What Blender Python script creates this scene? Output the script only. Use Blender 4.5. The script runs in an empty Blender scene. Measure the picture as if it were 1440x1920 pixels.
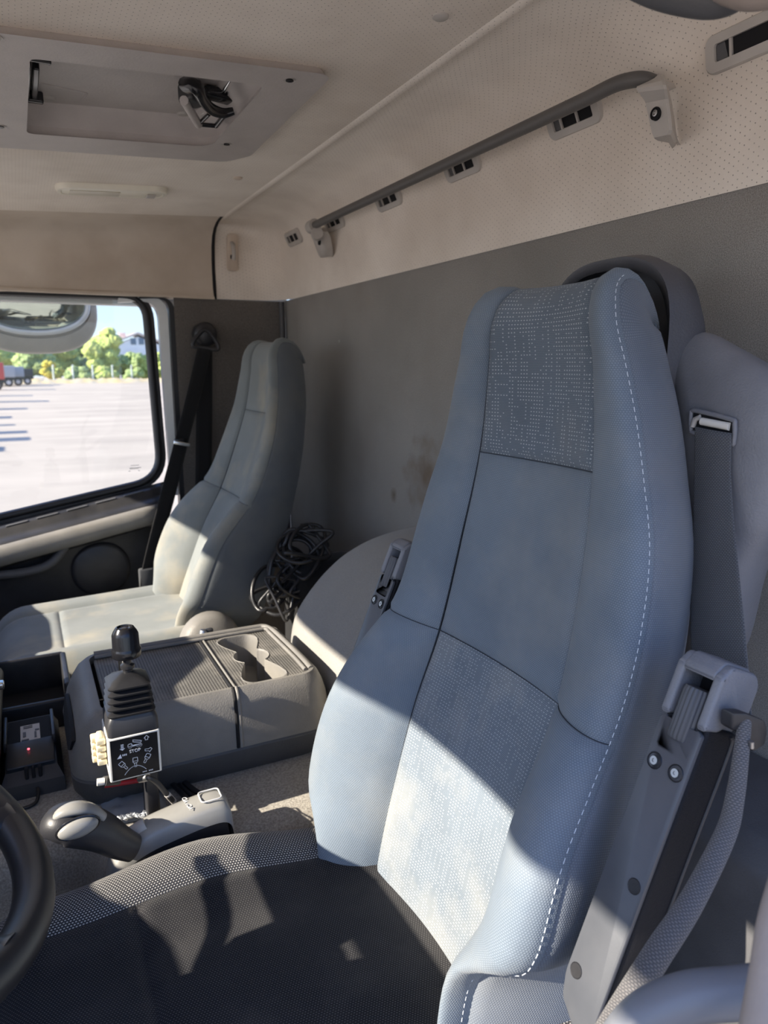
import bpy, bmesh, math, random
from mathutils import Vector, Matrix, noise
random.seed(7)
C = bpy.context.scene.collection
PI = math.pi
# ------------------------------------------------------------------ camera, sky, sun, exposure
PSI, PIT, FPX = math.radians(26.926), math.radians(11.55), 1331.0      # yaw from straight across the cab, pitch down, focal length (px of 1920)
FWD = Vector((math.sin(PSI)*math.cos(PIT), math.cos(PSI)*math.cos(PIT), -math.sin(PIT)))
RGT = Vector((math.cos(PSI), -math.sin(PSI), 0)); UPV = RGT.cross(FWD)
EYE_Z = 1.12                                                            # eye above the cab floor; everything is written relative to the eye and lifted at the end
cam = bpy.data.cameras.new('camera'); camo = bpy.data.objects.new('camera', cam); C.objects.link(camo)
cam.sensor_fit = 'VERTICAL'; cam.sensor_height = 34.61; cam.sensor_width = 25.96; cam.lens = FPX*34.61/1920
camo.matrix_world = Matrix(((RGT.x, UPV.x, -FWD.x, 0), (RGT.y, UPV.y, -FWD.y, 0), (RGT.z, UPV.z, -FWD.z, 0), (0, 0, 0, 1)))
cam.clip_start = 0.02; cam.clip_end = 1000
cam.dof.use_dof = True; cam.dof.focus_distance = 0.86; cam.dof.aperture_fstop = 7.5
S = bpy.context.scene; S.camera = camo
S.view_settings.view_transform = 'Standard'; S.view_settings.look = 'None'; S.view_settings.gamma = 1.0
S.view_settings.exposure = 0.76; S.view_settings.use_curve_mapping = False
S.cycles.max_bounces = 10; S.cycles.diffuse_bounces = 7; S.cycles.glossy_bounces = 4; S.cycles.transparent_max_bounces = 10
S.cycles.use_denoising = True; S.cycles.sample_clamp_indirect = 6.0; S.cycles.caustics_reflective = False; S.cycles.caustics_refractive = False
SUN_EL, SUN_AZ = 30.2, 1.0          # elevation; drift of the beam towards +Y while it runs towards +X
sun = bpy.data.lights.new('sun', 'SUN'); suno = bpy.data.objects.new('sun', sun); C.objects.link(suno)
sun.energy = 7.3; sun.angle = 0.0095; sun.color = (1.0, 0.91, 0.77)
e, a = math.radians(SUN_EL), math.radians(SUN_AZ)
SUN_DIR = Vector((math.cos(e)*math.cos(a), math.cos(e)*math.sin(a), -math.sin(e)))
suno.rotation_euler = (-SUN_DIR).to_track_quat('Z', 'Y').to_euler()
suno.location = -SUN_DIR*30
W = bpy.data.worlds.new('sky'); S.world = W; W.use_nodes = True
nt = W.node_tree; nt.nodes.clear()
def wn(t): return nt.nodes.new(t)
wo = wn('ShaderNodeOutputWorld'); bg = wn('ShaderNodeBackground'); tc = wn('ShaderNodeTexCoord'); sx = wn('ShaderNodeSeparateXYZ')
rp = wn('ShaderNodeValToRGB'); nt.links.new(tc.outputs['Generated'], sx.inputs[0]); nt.links.new(sx.outputs['Z'], rp.inputs[0])
el = rp.color_ramp.elements
el[0].position = 0.0; el[0].color = (0.60, 0.70, 0.76, 1); el[1].position = 1.0; el[1].color = (0.10, 0.24, 0.74, 1)
x = rp.color_ramp.elements.new(0.07); x.color = (0.50, 0.64, 0.78, 1)
x = rp.color_ramp.elements.new(0.22); x.color = (0.24, 0.43, 0.84, 1)
x = rp.color_ramp.elements.new(0.50); x.color = (0.14, 0.32, 0.82, 1)
glow = wn('ShaderNodeVectorMath'); glow.operation = 'DOT_PRODUCT'; nt.links.new(tc.outputs['Generated'], glow.inputs[0]); glow.inputs[1].default_value = tuple(-SUN_DIR)
gm = wn('ShaderNodeMapRange'); gm.inputs[1].default_value = 0.2; gm.inputs[2].default_value = 1.0; gm.inputs[3].default_value = 0.0; gm.inputs[4].default_value = 1.2
nt.links.new(glow.outputs['Value'], gm.inputs[0])
gx = wn('ShaderNodeMix'); gx.data_type = 'RGBA'; gx.blend_type = 'ADD'
nt.links.new(gm.outputs[0], gx.inputs[0]); nt.links.new(rp.outputs[0], gx.inputs[6]); gx.inputs[7].default_value = (0.45, 0.45, 0.45, 1)
nt.links.new(gx.outputs[2], bg.inputs[0]); bg.inputs[1].default_value = 1.0; nt.links.new(bg.outputs[0], wo.inputs[0])

# ------------------------------------------------------------------ measuring helper: the point a photo pixel shows on a plane of the cab
def ray(px, py): return RGT*((px-720)/FPX) + UPV*((960-py)/FPX) + FWD
def at(px, py, X=None, Y=None, Z=None):
    d = ray(px, py)
    t = X/d.x if X is not None else (Y/d.y if Y is not None else Z/d.z)
    return d*t
CM, CX0, CZ0 = 0.06, 0.61, 0.45
def ceil_z(x): return CZ0 + CM*(x-CX0)
def atc(px, py, drop=0.0):
    d = ray(px, py); return d*((CZ0-drop-CM*CX0)/(d.z-CM*d.x))
def V(*a): return Vector(a)
# ------------------------------------------------------------------ materials
class NT:
    def __init__(s, name):
        s.m = bpy.data.materials.new(name); s.m.use_nodes = True; s.t = s.m.node_tree
        s.b = s.t.nodes['Principled BSDF']; s.out = s.t.nodes['Material Output']
    def n(s, typ, **k):
        o = s.t.nodes.new(typ)
        for a_, v in k.items(): setattr(o, a_, v)
        return o
    def put(s, sock, v):
        if hasattr(v, 'is_output') or isinstance(v, bpy.types.NodeSocket): s.t.links.new(v, sock)
        else: sock.default_value = v
    def math(s, op, a_, b_=0.0, c_=0.0):
        o = s.n('ShaderNodeMath', operation=op)
        s.put(o.inputs[0], a_); s.put(o.inputs[1], b_); s.put(o.inputs[2], c_); return o.outputs[0]
    def mix(s, f, a_, b_, mode='MIX'):
        o = s.n('ShaderNodeMix', data_type='RGBA', blend_type=mode)
        s.put(o.inputs[0], f); s.put(o.inputs[6], a_ if not isinstance(a_, tuple) else a_[:3]+(1,)); s.put(o.inputs[7], b_ if not isinstance(b_, tuple) else b_[:3]+(1,))
        return o.outputs[2]
    def coord(s, kind='Object'): return s.n('ShaderNodeTexCoord').outputs[kind]
    def noise(s, scale, detail=3.0, vec=None, rough=0.55):
        o = s.n('ShaderNodeTexNoise'); o.inputs['Scale'].default_value = scale; o.inputs['Detail'].default_value = detail; o.inputs['Roughness'].default_value = rough
        s.put(o.inputs['Vector'], vec if vec is not None else s.coord()); return o.outputs[0]
    def rng(s, v, a0, a1, b0, b1):
        o = s.n('ShaderNodeMapRange'); s.put(o.inputs[0], v)
        for i_, q in enumerate((a0, a1, b0, b1)): o.inputs[i_+1].default_value = q
        return o.outputs[0]
    def bump(s, h, strength, dist=0.002):
        o = s.n('ShaderNodeBump'); o.inputs['Strength'].default_value = strength; o.inputs['Distance'].default_value = dist
        s.put(o.inputs['Height'], h); s.put(s.b.inputs['Normal'], o.outputs[0]); return o.outputs[0]
    def fin(s, col, rough=0.6, metal=0.0, spec=0.4):
        s.put(s.b.inputs['Base Color'], col[:3]+(1,) if isinstance(col, tuple) else col)
        s.put(s.b.inputs['Roughness'], rough); s.put(s.b.inputs['Metallic'], metal); s.put(s.b.inputs['Specular IOR Level'], spec)
        return s.m
def plastic(name, col, rough=0.55, grain=900, gs=0.25, var=0.12, spec=0.4, metal=0.0, vs=14, dirt=None, dirt_amt=0.0):
    k = NT(name)
    n1 = k.noise(vs, 4)
    c = k.mix(k.rng(n1, 0.3, 0.7, 0, 1), tuple(v*(1-var) for v in col), tuple(min(1, v*(1+var)) for v in col))
    if dirt: c = k.mix(k.rng(k.noise(vs*0.45, 5), 0.45, 0.75, 0, dirt_amt), c, dirt)
    if gs > 0: k.bump(k.noise(grain, 2), gs, 0.001)
    return k.fin(c, k.rng(n1, 0.2, 0.8, rough-0.06, rough+0.06), metal, spec)
def cells(k, pu, pv, stagger=0.5, vec=None):
    """u, v cell coordinates in metres of the surface's own UV map"""
    sp = k.n('ShaderNodeSeparateXYZ'); k.put(sp.inputs[0], vec if vec is not None else k.coord('UV'))
    v = k.math('DIVIDE', sp.outputs[1], pv); row = k.math('FLOOR', v)
    u = k.math('ADD', k.math('DIVIDE', sp.outputs[0], pu), k.math('MULTIPLY', k.math('MODULO', row, 2.0), stagger))
    col = k.math('FLOOR', u)
    fu = k.math('SUBTRACT', k.math('FRACT', u), 0.5); fv = k.math('SUBTRACT', k.math('FRACT', v), 0.5)
    return fu, fv, col, row
def dotmask(k, fu, fv, ru, rv, soft=0.6):
    d = k.math('SQRT', k.math('ADD', k.math('POWER', k.math('DIVIDE', fu, ru), 2.0), k.math('POWER', k.math('DIVIDE', fv, rv), 2.0)))
    return k.rng(d, 1.0, soft, 0, 1)
def hash2(k, a_, b_):
    cb = k.n('ShaderNodeCombineXYZ'); k.put(cb.inputs[0], a_); k.put(cb.inputs[1], b_)
    w = k.n('ShaderNodeTexWhiteNoise', noise_dimensions='2D'); k.put(w.inputs['Vector'], cb.outputs[0]); return w.outputs['Value']
def weave(name, c1, c2, pu=0.0026, pv=0.0022, dirt=None, amt=0.0, dots=None, dotc=(0.75, 0.78, 0.8), bump=0.5, var=0.12, ru=0.5, rv=0.5, dmin=0.42, dmax=0.7, dthr=0.42, dv_=0.92, dr=(0.30, 0.20), damt=0.5):
    k = NT(name)
    fu, fv, cu, cv = cells(k, pu, pv)
    m = dotmask(k, fu, fv, ru, rv, 0.2)
    c = k.mix(m, c1, c2)
    n1 = k.noise(9, 4)
    c = k.mix(k.rng(n1, 0.25, 0.75, 0, 1), c, tuple(min(1, q*(1+var)) for q in c2), 'MIX') if False else c
    vv = k.n('ShaderNodeHueSaturation'); k.put(vv.inputs['Color'], c); k.put(vv.inputs['Value'], k.rng(n1, 0.25, 0.75, 1-var, 1+var)); c = vv.outputs[0]
    if dirt: c = k.mix(k.rng(k.noise(6.5, 5), dmin, dmax, 0, amt), c, dirt)
    if dots:
        pd = dots
        gu, gv, du, dv = cells(k, pd, pd*dv_, 0.0)
        mk = dotmask(k, gu, gv, dr[0], dr[1], 0.45)
        h1 = hash2(k, du, k.math('FLOOR', k.math('DIVIDE', k.math('ADD', dv, k.math('MULTIPLY', hash2(k, du, 7.0), 9.0)), 6.0)))
        h2 = hash2(k, k.math('FLOOR', k.math('DIVIDE', du, 4.0)), k.math('ADD', dv, 91.0))
        pres = k.math('MAXIMUM', k.math('GREATER_THAN', h1, dthr), k.math('GREATER_THAN', h2, 0.80))
        h3 = k.math('GREATER_THAN', hash2(k, du, k.math('ADD', dv, 400.0)), 0.06)
        c = k.mix(k.math('MULTIPLY', k.math('MULTIPLY', mk, pres), k.math('MULTIPLY', h3, damt)), c, dotc)
    k.bump(m, bump, 0.0006)
    k.b.inputs['Sheen Weight'].default_value = 0.15; k.b.inputs['Sheen Roughness'].default_value = 0.5
    return k.fin(c, 0.9, 0, 0.15)
def liner(name, col, perf=True, dirt=(0.40, 0.32, 0.24), amt=0.55):
    k = NT(name)
    n1 = k.noise(5, 5); c = k.mix(k.rng(n1, 0.4, 0.7, 0, amt*0.6), col, dirt)
    c = k.mix(k.rng(k.noise(1.9, 4), 0.5, 0.72, 0, amt*0.5), c, dirt)
    k2 = k.noise(160, 2)
    if perf:
        fu, fv, cu, cv = cells(k, 0.0105, 0.0068)
        j = hash2(k, cu, cv)
        m = dotmask(k, k.math('ADD', fu, k.rng(j, 0, 1, -0.10, 0.10)), fv, 0.085, 0.13, 0.5)
        c = k.mix(k.math('MULTIPLY', m, k.rng(j, 0, 1, 0.35, 0.8)), c, (0.08, 0.06, 0.05))
        k.bump(k.math('SUBTRACT', k.math('MULTIPLY', k2, 0.4), m), 0.5, 0.001)
    else: k.bump(k2, 0.25, 0.001)
    return k.fin(c, 0.85, 0, 0.2)
def carpet(name, c1, c2, scale=520, stain=None, amt=0.0, bump=0.7, spots=()):
    k = NT(name)
    n1 = k.noise(scale, 3); c = k.mix(k.rng(n1, 0.35, 0.65, 0, 1), c1, c2)
    c = k.mix(k.rng(k.noise(4.0, 5), 0.35, 0.7, 0, 0.35), c, tuple(q*0.7 for q in c1))
    if stain: c = k.mix(k.rng(k.noise(3.1, 6), 0.52, 0.72, 0, amt), c, stain)
    for (sx_, sy_, sz_), sr, sc_, sa in spots:      # stains with a place and shape of their own
        g = k.n('ShaderNodeNewGeometry'); dd = k.n('ShaderNodeVectorMath', operation='DISTANCE'); k.put(dd.inputs[0], g.outputs['Position']); dd.inputs[1].default_value = (sx_, sy_, sz_)
        dn = k.math('ADD', dd.outputs['Value'], k.rng(k.noise(14, 4), 0.3, 0.7, -sr*0.5, sr*0.5)); c = k.mix(k.rng(dn, 0.0, sr, sa, 0), c, sc_)
    k.bump(n1, bump, 0.0015); k.b.inputs['Sheen Weight'].default_value = 0.2
    return k.fin(c, 0.95, 0, 0.1)
def glass(name, tint=(0.96, 0.98, 0.97), refl=0.06):
    k = NT(name); k.t.nodes.remove(k.b)
    t = k.n('ShaderNodeBsdfTransparent'); t.inputs[0].default_value = tint+(1,); g = k.n('ShaderNodeBsdfGlossy'); g.inputs['Roughness'].default_value = 0.02
    mx = k.n('ShaderNodeMixShader'); mx.inputs[0].default_value = refl
    k.t.links.new(t.outputs[0], mx.inputs[1]); k.t.links.new(g.outputs[0], mx.inputs[2]); k.t.links.new(mx.outputs[0], k.out.inputs[0]); return k.m
def flat(name, col, rough=0.6, metal=0.0, spec=0.4):
    return NT(name).fin(col, rough, metal, spec)
M = {}
M['liner'] = liner('perforated_headliner', (0.90, 0.83, 0.745), amt=0.40)
M['liner_plain'] = liner('plain_headliner', (0.70, 0.60, 0.50), False, amt=0.6)
M['header'] = liner('shaded_header_cloth', (0.70, 0.62, 0.53), False, amt=0.75)  # headliner fabric with more dirt, its shading put into a darker tone
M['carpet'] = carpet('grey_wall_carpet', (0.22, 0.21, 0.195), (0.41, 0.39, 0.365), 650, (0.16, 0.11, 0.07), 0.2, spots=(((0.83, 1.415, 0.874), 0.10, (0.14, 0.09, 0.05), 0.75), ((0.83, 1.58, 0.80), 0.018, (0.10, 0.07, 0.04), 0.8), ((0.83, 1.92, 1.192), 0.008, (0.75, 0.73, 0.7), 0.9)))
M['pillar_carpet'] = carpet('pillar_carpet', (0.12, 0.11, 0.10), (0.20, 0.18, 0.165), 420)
M['floor'] = carpet('tunnel_carpet', (0.25, 0.23, 0.20), (0.43, 0.40, 0.35), 300, (0.2, 0.17, 0.14), 0.35)
M['floor_dark'] = carpet('floor_mat', (0.05, 0.05, 0.05), (0.10, 0.10, 0.10), 300)
M['hump'] = carpet('bunk_cover', (0.25, 0.24, 0.225), (0.36, 0.345, 0.315), 700, (0.42, 0.36, 0.27), 0.3, 0.4)
M['hatch'] = plastic('hatch_plastic', (0.52, 0.48, 0.455), 0.5, 260, 0.35, 0.08, 0.4)
M['grey'] = plastic('grey_plastic', (0.50, 0.47, 0.435), 0.5, 700, 0.15, 0.08)
M['darkgrey'] = plastic('dark_grey_plastic', (0.10, 0.10, 0.105), 0.55, 500, 0.35, 0.15)
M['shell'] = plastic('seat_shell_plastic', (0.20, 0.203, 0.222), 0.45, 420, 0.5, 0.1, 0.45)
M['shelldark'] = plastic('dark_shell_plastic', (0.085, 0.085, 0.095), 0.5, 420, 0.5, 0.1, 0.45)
M['black'] = plastic('black_plastic', (0.022, 0.022, 0.025), 0.42, 500, 0.2, 0.2, 0.5, dirt=(0.10, 0.095, 0.09), dirt_amt=0.35)
M['dustyblack'] = plastic('dusty_black_plastic', (0.026, 0.026, 0.030), 0.4, 500, 0.12, 0.2, 0.5, vs=10, dirt=(0.16, 0.155, 0.15), dirt_amt=0.25)
M['armplate'] = plastic('armrest_plate', (0.075, 0.080, 0.092), 0.36, 900, 0.06, 0.12, 0.5, vs=10, dirt=(0.22, 0.215, 0.21), dirt_amt=0.4)
M['silver'] = plastic('worn_silver_plastic', (0.30, 0.295, 0.28), 0.32, 500, 0.06, 0.1, 0.5, vs=22, dirt=(0.20, 0.19, 0.17), dirt_amt=0.6)
M['armside'] = plastic('armrest_side', (0.012, 0.012, 0.015), 0.6, 700, 0.6, 0.2, 0.25)
M['wheelgrey'] = plastic('wheel_plastic', (0.09, 0.092, 0.10), 0.45, 500, 0.05, 0.1)
M['gloss'] = plastic('gloss_black', (0.012, 0.012, 0.014), 0.2, 500, 0.03, 0.2, 0.5)
M['rubber'] = plastic('black_rubber', (0.018, 0.018, 0.02), 0.38, 500, 0.0, 0.2, 0.5)
M['dark'] = flat('dark_cavity', (0.006, 0.006, 0.008), 0.8)
M['console'] = plastic('console_plastic', (0.20, 0.19, 0.175), 0.5, 420, 0.5, 0.12, 0.4, dirt=(0.32, 0.295, 0.25), dirt_amt=0.5)
M['consoledark'] = plastic('console_base', (0.09, 0.09, 0.09), 0.55, 420, 0.5, 0.12)
M['white'] = plastic('white_paint', (0.78, 0.80, 0.80), 0.3, 500, 0.0, 0.03)
M['whiteplastic'] = plastic('white_plastic', (0.80, 0.77, 0.70), 0.45, 500, 0.05, 0.06)
M['lens'] = plastic('lamp_lens', (0.86, 0.82, 0.70), 0.35, 300, 0.1, 0.05)
M['lensridge'] = plastic('lamp_lens_ridged', (0.68, 0.64, 0.54), 0.35, 300, 0.1, 0.05)
M['chrome'] = flat('chrome', (0.75, 0.75, 0.74), 0.22, 1.0)
M['steel'] = flat('dull_steel', (0.45, 0.45, 0.45), 0.4, 1.0)
M['tube'] = plastic('grey_tube', (0.17, 0.178, 0.20), 0.36, 500, 0.04, 0.06, 0.5)
M['railtube'] = plastic('dark_grey_tube', (0.12, 0.115, 0.11), 0.5, 500, 0.08, 0.1)
M['redp'] = flat('red_plastic', (0.55, 0.03, 0.04), 0.4)
M['leather'] = plastic('beige_leather', (0.34, 0.285, 0.25), 0.6, 130, 0.6, 0.08)
M['connector'] = plastic('cream_plastic', (0.75, 0.66, 0.45), 0.45, 500, 0.05, 0.1)
M['bag'] = plastic('grey_pouch', (0.30, 0.32, 0.34), 0.35, 200, 0.3, 0.25, 0.5)
M['label'] = flat('pale_label', (0.62, 0.62, 0.62), 0.6)
M['labelink'] = flat('label_ink', (0.12, 0.12, 0.13), 0.6)
M['print'] = flat('white_print', (0.78, 0.80, 0.86), 0.6)
M['seat'] = weave('blue_grey_knit', (0.135, 0.168, 0.205), (0.225, 0.264, 0.308), 0.0030, 0.0022, (0.40, 0.38, 0.33), 0.28, dmin=0.5, dmax=0.75)
M['seatside'] = weave('blue_grey_side_knit', (0.122, 0.146, 0.182), (0.20, 0.228, 0.268), 0.0030, 0.0022, (0.36, 0.34, 0.30), 0.22)
M['seatdots'] = weave('dotted_knit', (0.110, 0.138, 0.170), (0.18, 0.212, 0.25), 0.0024, 0.0020, (0.40, 0.38, 0.33), 0.22, dots=0.0049, dmin=0.5, dmax=0.75, damt=0.5)
M['lumbardots'] = weave('dashed_knit', (0.138, 0.168, 0.20), (0.215, 0.245, 0.28), 0.0024, 0.0020, (0.42, 0.40, 0.35), 0.45, dots=0.0052, dmin=0.48, dmax=0.7, dthr=0.16, dv_=0.80, dr=(0.34, 0.20), damt=0.36)
M['pseat'] = weave('faded_blue_grey_knit', (0.175, 0.19, 0.19), (0.25, 0.265, 0.262), 0.0036, 0.0030, (0.46, 0.39, 0.27), 0.45, dmin=0.5, dmax=0.72)
M['pseatside'] = weave('faded_side_knit', (0.11, 0.125, 0.14), (0.17, 0.185, 0.195), 0.0036, 0.0030, (0.30, 0.28, 0.22), 0.3)
M['cushion'] = weave('black_knit', (0.030, 0.030, 0.034), (0.58, 0.55, 0.51), 0.0040, 0.0031, None, 0, ru=0.40, rv=0.36, bump=0.8)
M['cushion_c'] = weave('black_fine_knit', (0.009, 0.009, 0.012), (0.085, 0.083, 0.082), 0.0036, 0.0028, (0.14, 0.13, 0.12), 0.2, ru=0.34, rv=0.28, bump=0.8)
M['roll'] = weave('grey_braided_vinyl', (0.09, 0.09, 0.095), (0.24, 0.225, 0.22), 0.0036, 0.0019, None, 0, bump=1.0, ru=0.55, rv=0.5)
M['web'] = weave('black_webbing', (0.012, 0.012, 0.013), (0.03, 0.03, 0.032), 0.003, 0.0022)
M['gweb'] = weave('grey_webbing', (0.075, 0.078, 0.085), (0.16, 0.165, 0.175), 0.0034, 0.0018, ru=0.5, rv=0.5)
def ribmat(name, c1, c2, p):
    k = NT(name); fu, fv, cu, cv = cells(k, p, p, 0.0)
    m = dotmask(k, fu, fv, 0.42, 0.38, 0.7); c = k.mix(m, c1, c2); c = k.mix(k.rng(k.noise(16, 4), 0.45, 0.7, 0, 0.4), c, (0.36, 0.33, 0.29))
    k.bump(m, 0.7, 0.0012); return k.fin(c, 0.55)
M['mat'] = ribmat('dimpled_rubber', (0.07, 0.066, 0.062), (0.21, 0.20, 0.18), 0.0052)
M['seam'] = flat('seam_shadow_thread', (0.03, 0.035, 0.045), 0.8)
M['stitch'] = flat('white_thread', (0.72, 0.76, 0.80), 0.7)
# ------------------------------------------------------------------ mesh helpers
def setp(o, label=None, cat=None, group=None, kind=None):
    for k_, v in (('label', label), ('category', cat), ('group', group), ('kind', kind)):
        if v: o[k_] = v
    return o
def thing(name, label, cat, loc, group=None):
    o = bpy.data.objects.new(name, None); C.objects.link(o); o.location = Vector(loc); o.empty_display_size = 0.05
    return setp(o, label, cat, group)
def root_loc(p):
    v = Vector((0, 0, 0))
    while p is not None: v = v + p.location; p = p.parent
    return v
def link(name, me, mat, parent=None, label=None):
    L = root_loc(parent)
    o = bpy.data.objects.new(name, me); C.objects.link(o)
    if parent is not None:
        me.transform(Matrix.Translation(-L)); o.parent = parent
    else:
        c = Vector((0, 0, 0)); n_ = max(1, len(me.vertices))
        for v in me.vertices: c += v.co
        c /= n_; zmin = min((v.co.z for v in me.vertices), default=0); c.z = zmin
        me.transform(Matrix.Translation(-c)); o.location = c
    for m in (mat if isinstance(mat, (list, tuple)) else [mat]): me.materials.append(m)
    if label: o['label'] = label
    return o
def from_bm(name, bm, mat, parent=None, smooth=None, label=None):
    me = bpy.data.meshes.new(name); bmesh.ops.recalc_face_normals(bm, faces=bm.faces); bm.to_mesh(me); bm.free()
    if smooth is not None:
        for p in me.polygons: p.use_smooth = True
        me.set_sharp_from_angle(angle=math.radians(smooth))
    return link(name, me, mat, parent, label)
def grid_into(bm, P, closed=False, cap=False, uv=True):
    """rows of points -> quads with UVs in metres"""
    nr, nc = len(P), len(P[0]); mid = nc//2
    vs = [[bm.verts.new(p) for p in r] for r in P]
    U = []
    for r in P:
        a_ = [0.0]
        for j in range(1, nc): a_.append(a_[-1]+(r[j]-r[j-1]).length)
        U.append([q-a_[mid] for q in a_])
    Vv = [0.0]
    for i in range(1, nr): Vv.append(Vv[-1]+(P[i][mid]-P[i-1][mid]).length)
    lay = bm.loops.layers.uv.verify()
    for i in range(nr-1):
        for j in range(nc-1 if not closed else nc):
            j2 = (j+1) % nc
            try: f = bm.faces.new((vs[i][j], vs[i][j2], vs[i+1][j2], vs[i+1][j]))
            except ValueError: continue
            uvs = [(U[i][j], Vv[i]), (U[i][j2] if j2 else U[i][j]+(P[i][0]-P[i][j]).length, Vv[i]), (U[i+1][j2] if j2 else U[i+1][j]+(P[i+1][0]-P[i+1][j]).length, Vv[i+1]), (U[i+1][j], Vv[i+1])]
            for l, q in zip(f.loops, uvs): l[lay].uv = q
    if cap:
        for row, rev in ((vs[0], True), (vs[-1], False)):
            try: bm.faces.new(list(reversed(row)) if rev else row)
            except ValueError: pass
    return vs
def loft(name, P, mat, parent=None, closed=False, cap=False, thick=0.0, smooth=60, sub=0, label=None):
    bm = bmesh.new(); grid_into(bm, [[Vector(q) for q in r] for r in P], closed, cap)
    me = bpy.data.meshes.new(name)
    if closed or cap: bmesh.ops.recalc_face_normals(bm, faces=bm.faces)
    bm.to_mesh(me); bm.free()
    for p in me.polygons: p.use_smooth = True
    me.set_sharp_from_angle(angle=math.radians(smooth))
    o = link(name, me, mat, parent, label)
    if thick:
        md = o.modifiers.new('solid', 'SOLIDIFY'); md.thickness = abs(thick); md.offset = 1 if thick > 0 else -1
    if sub:
        md = o.modifiers.new('sub', 'SUBSURF'); md.levels = sub; md.render_levels = sub
    return o
def catmull(pts, n=6):
    pts = [Vector(p) for p in pts]
    if len(pts) < 3: return [pts[0].lerp(pts[-1], i/n) for i in range(n+1)]
    out = []; q = [pts[0]*2-pts[1]] + pts + [pts[-1]*2-pts[-2]]
    for i in range(1, len(q)-2):
        p0, p1, p2, p3 = q[i-1], q[i], q[i+1], q[i+2]
        for s in range(n):
            t = s/n; out.append(0.5*((2*p1)+(p2-p0)*t+(2*p0-5*p1+4*p2-p3)*t*t+(3*p1-p0-3*p2+p3)*t**3))
    out.append(pts[-1]); return out
def tube_into(bm, pts, r, seg=12, cap=True, closed=False, flatx=1.0):
    pts = [Vector(p) for p in pts]; n = len(pts); rows = []
    t0 = (pts[1]-pts[0]).normalized(); up = Vector((0, 0, 1)) if abs(t0.z) < 0.9 else Vector((1, 0, 0)); s = t0.cross(up).normalized()
    for i, p in enumerate(pts):
        if closed: t = (pts[(i+1) % n]-pts[i-1]).normalized()
        else: t = (pts[min(i+1, n-1)]-pts[max(i-1, 0)]).normalized()
        s = (s-t*s.dot(t)).normalized(); b = t.cross(s)
        rr = r(i/(n-1)) if callable(r) else r
        rows.append([p+(s*math.cos(2*PI*j/seg)*flatx+b*math.sin(2*PI*j/seg))*rr for j in range(seg)])
    if closed: rows.append(rows[0])
    grid_into(bm, rows, True, cap and not closed)
def tube(name, pts, r, mat, parent=None, seg=12, cap=True, closed=False, smooth=50, flatx=1.0, label=None):
    bm = bmesh.new(); tube_into(bm, pts, r, seg, cap, closed, flatx)
    if closed: bmesh.ops.remove_doubles(bm, verts=bm.verts, dist=1e-6)
    return from_bm(name, bm, mat, parent, smooth, label)
def box_into(bm, c, s, bev=0.0, seg=2, rot=None, taper=None):
    r = bmesh.ops.create_cube(bm, size=1.0); vs = r['verts']
    for v in vs:
        v.co = Vector((v.co.x*s[0], v.co.y*s[1], v.co.z*s[2]))
        if taper and v.co.z > 0: v.co.x *= taper[0]; v.co.y *= taper[1]
    if bev:
        es = list({e_ for v in vs for e_ in v.link_edges})
        q = bmesh.ops.bevel(bm, geom=es, offset=bev, segments=seg, affect='EDGES', profile=0.5)
        vs = list({v for f in q['faces'] for v in f.verts} | {v for v in vs if v.is_valid})
        vs = [v for v in vs if v.is_valid]
    allv = set()
    st = list(vs)
    while st:
        v = st.pop()
        if v in allv: continue
        allv.add(v)
        for e_ in v.link_edges: st.append(e_.other_vert(v))
    mt = Matrix.Translation(Vector(c)) @ (rot.to_4x4() if rot is not None else Matrix.Identity(4))
    for v in allv: v.co = mt @ v.co
def box(name, c, s, mat, parent=None, bev=0.004, seg=3, rot=None, taper=None, smooth=40, label=None):
    bm = bmesh.new(); box_into(bm, c, s, bev, seg, rot, taper); return from_bm(name, bm, mat, parent, smooth, label)
def prism_into(bm, outline, extr, bev=0.0, seg=2):
    """outline: 3-D points of a planar polygon; extr: extrusion vector"""
    vs = [bm.verts.new(Vector(p)) for p in outline]; f = bm.faces.new(vs)
    r = bmesh.ops.extrude_face_region(bm, geom=[f]); nv = [g for g in r['geom'] if isinstance(g, bmesh.types.BMVert)]
    bmesh.ops.translate(bm, vec=Vector(extr), verts=nv)
    if bev:
        es = list({e_ for v in vs+nv for e_ in v.link_edges})
        bmesh.ops.bevel(bm, geom=es, offset=bev, segments=seg, affect='EDGES', profile=0.5)
def prism(name, outline, extr, mat, parent=None, bev=0.0, seg=2, smooth=40, label=None):
    bm = bmesh.new(); prism_into(bm, outline, extr, bev, seg); return from_bm(name, bm, mat, parent, smooth, label)
def lathe_into(bm, prof, o, axis=(0, 0, 1), seg=24):
    ax = Vector(axis).normalized(); s = ax.orthogonal().normalized(); b = ax.cross(s)
    rows = [[Vector(o)+ax*h+(s*math.cos(2*PI*j/seg)+b*math.sin(2*PI*j/seg))*max(r, 1e-5) for j in range(seg)] for r, h in prof]
    grid_into(bm, rows, True, True)
def lathe(name, prof, o, mat, parent=None, axis=(0, 0, 1), seg=24, smooth=40, label=None):
    bm = bmesh.new(); lathe_into(bm, prof, o, axis, seg); return from_bm(name, bm, mat, parent, smooth, label)
def rrect(w, h, r, n=5, r2=None):
    """rounded rectangle, 2-D, counter-clockwise"""
    out = []
    for cx, cy, a0 in ((w/2-r, h/2-r, 0), (-w/2+r, h/2-r, 90), (-w/2+r, -h/2+r, 180), (w/2-r, -h/2+r, 270)):
        for i in range(n+1):
            t = math.radians(a0+90*i/n); out.append((cx+r*math.cos(t), cy+r*math.sin(t)))
    return out
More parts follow.
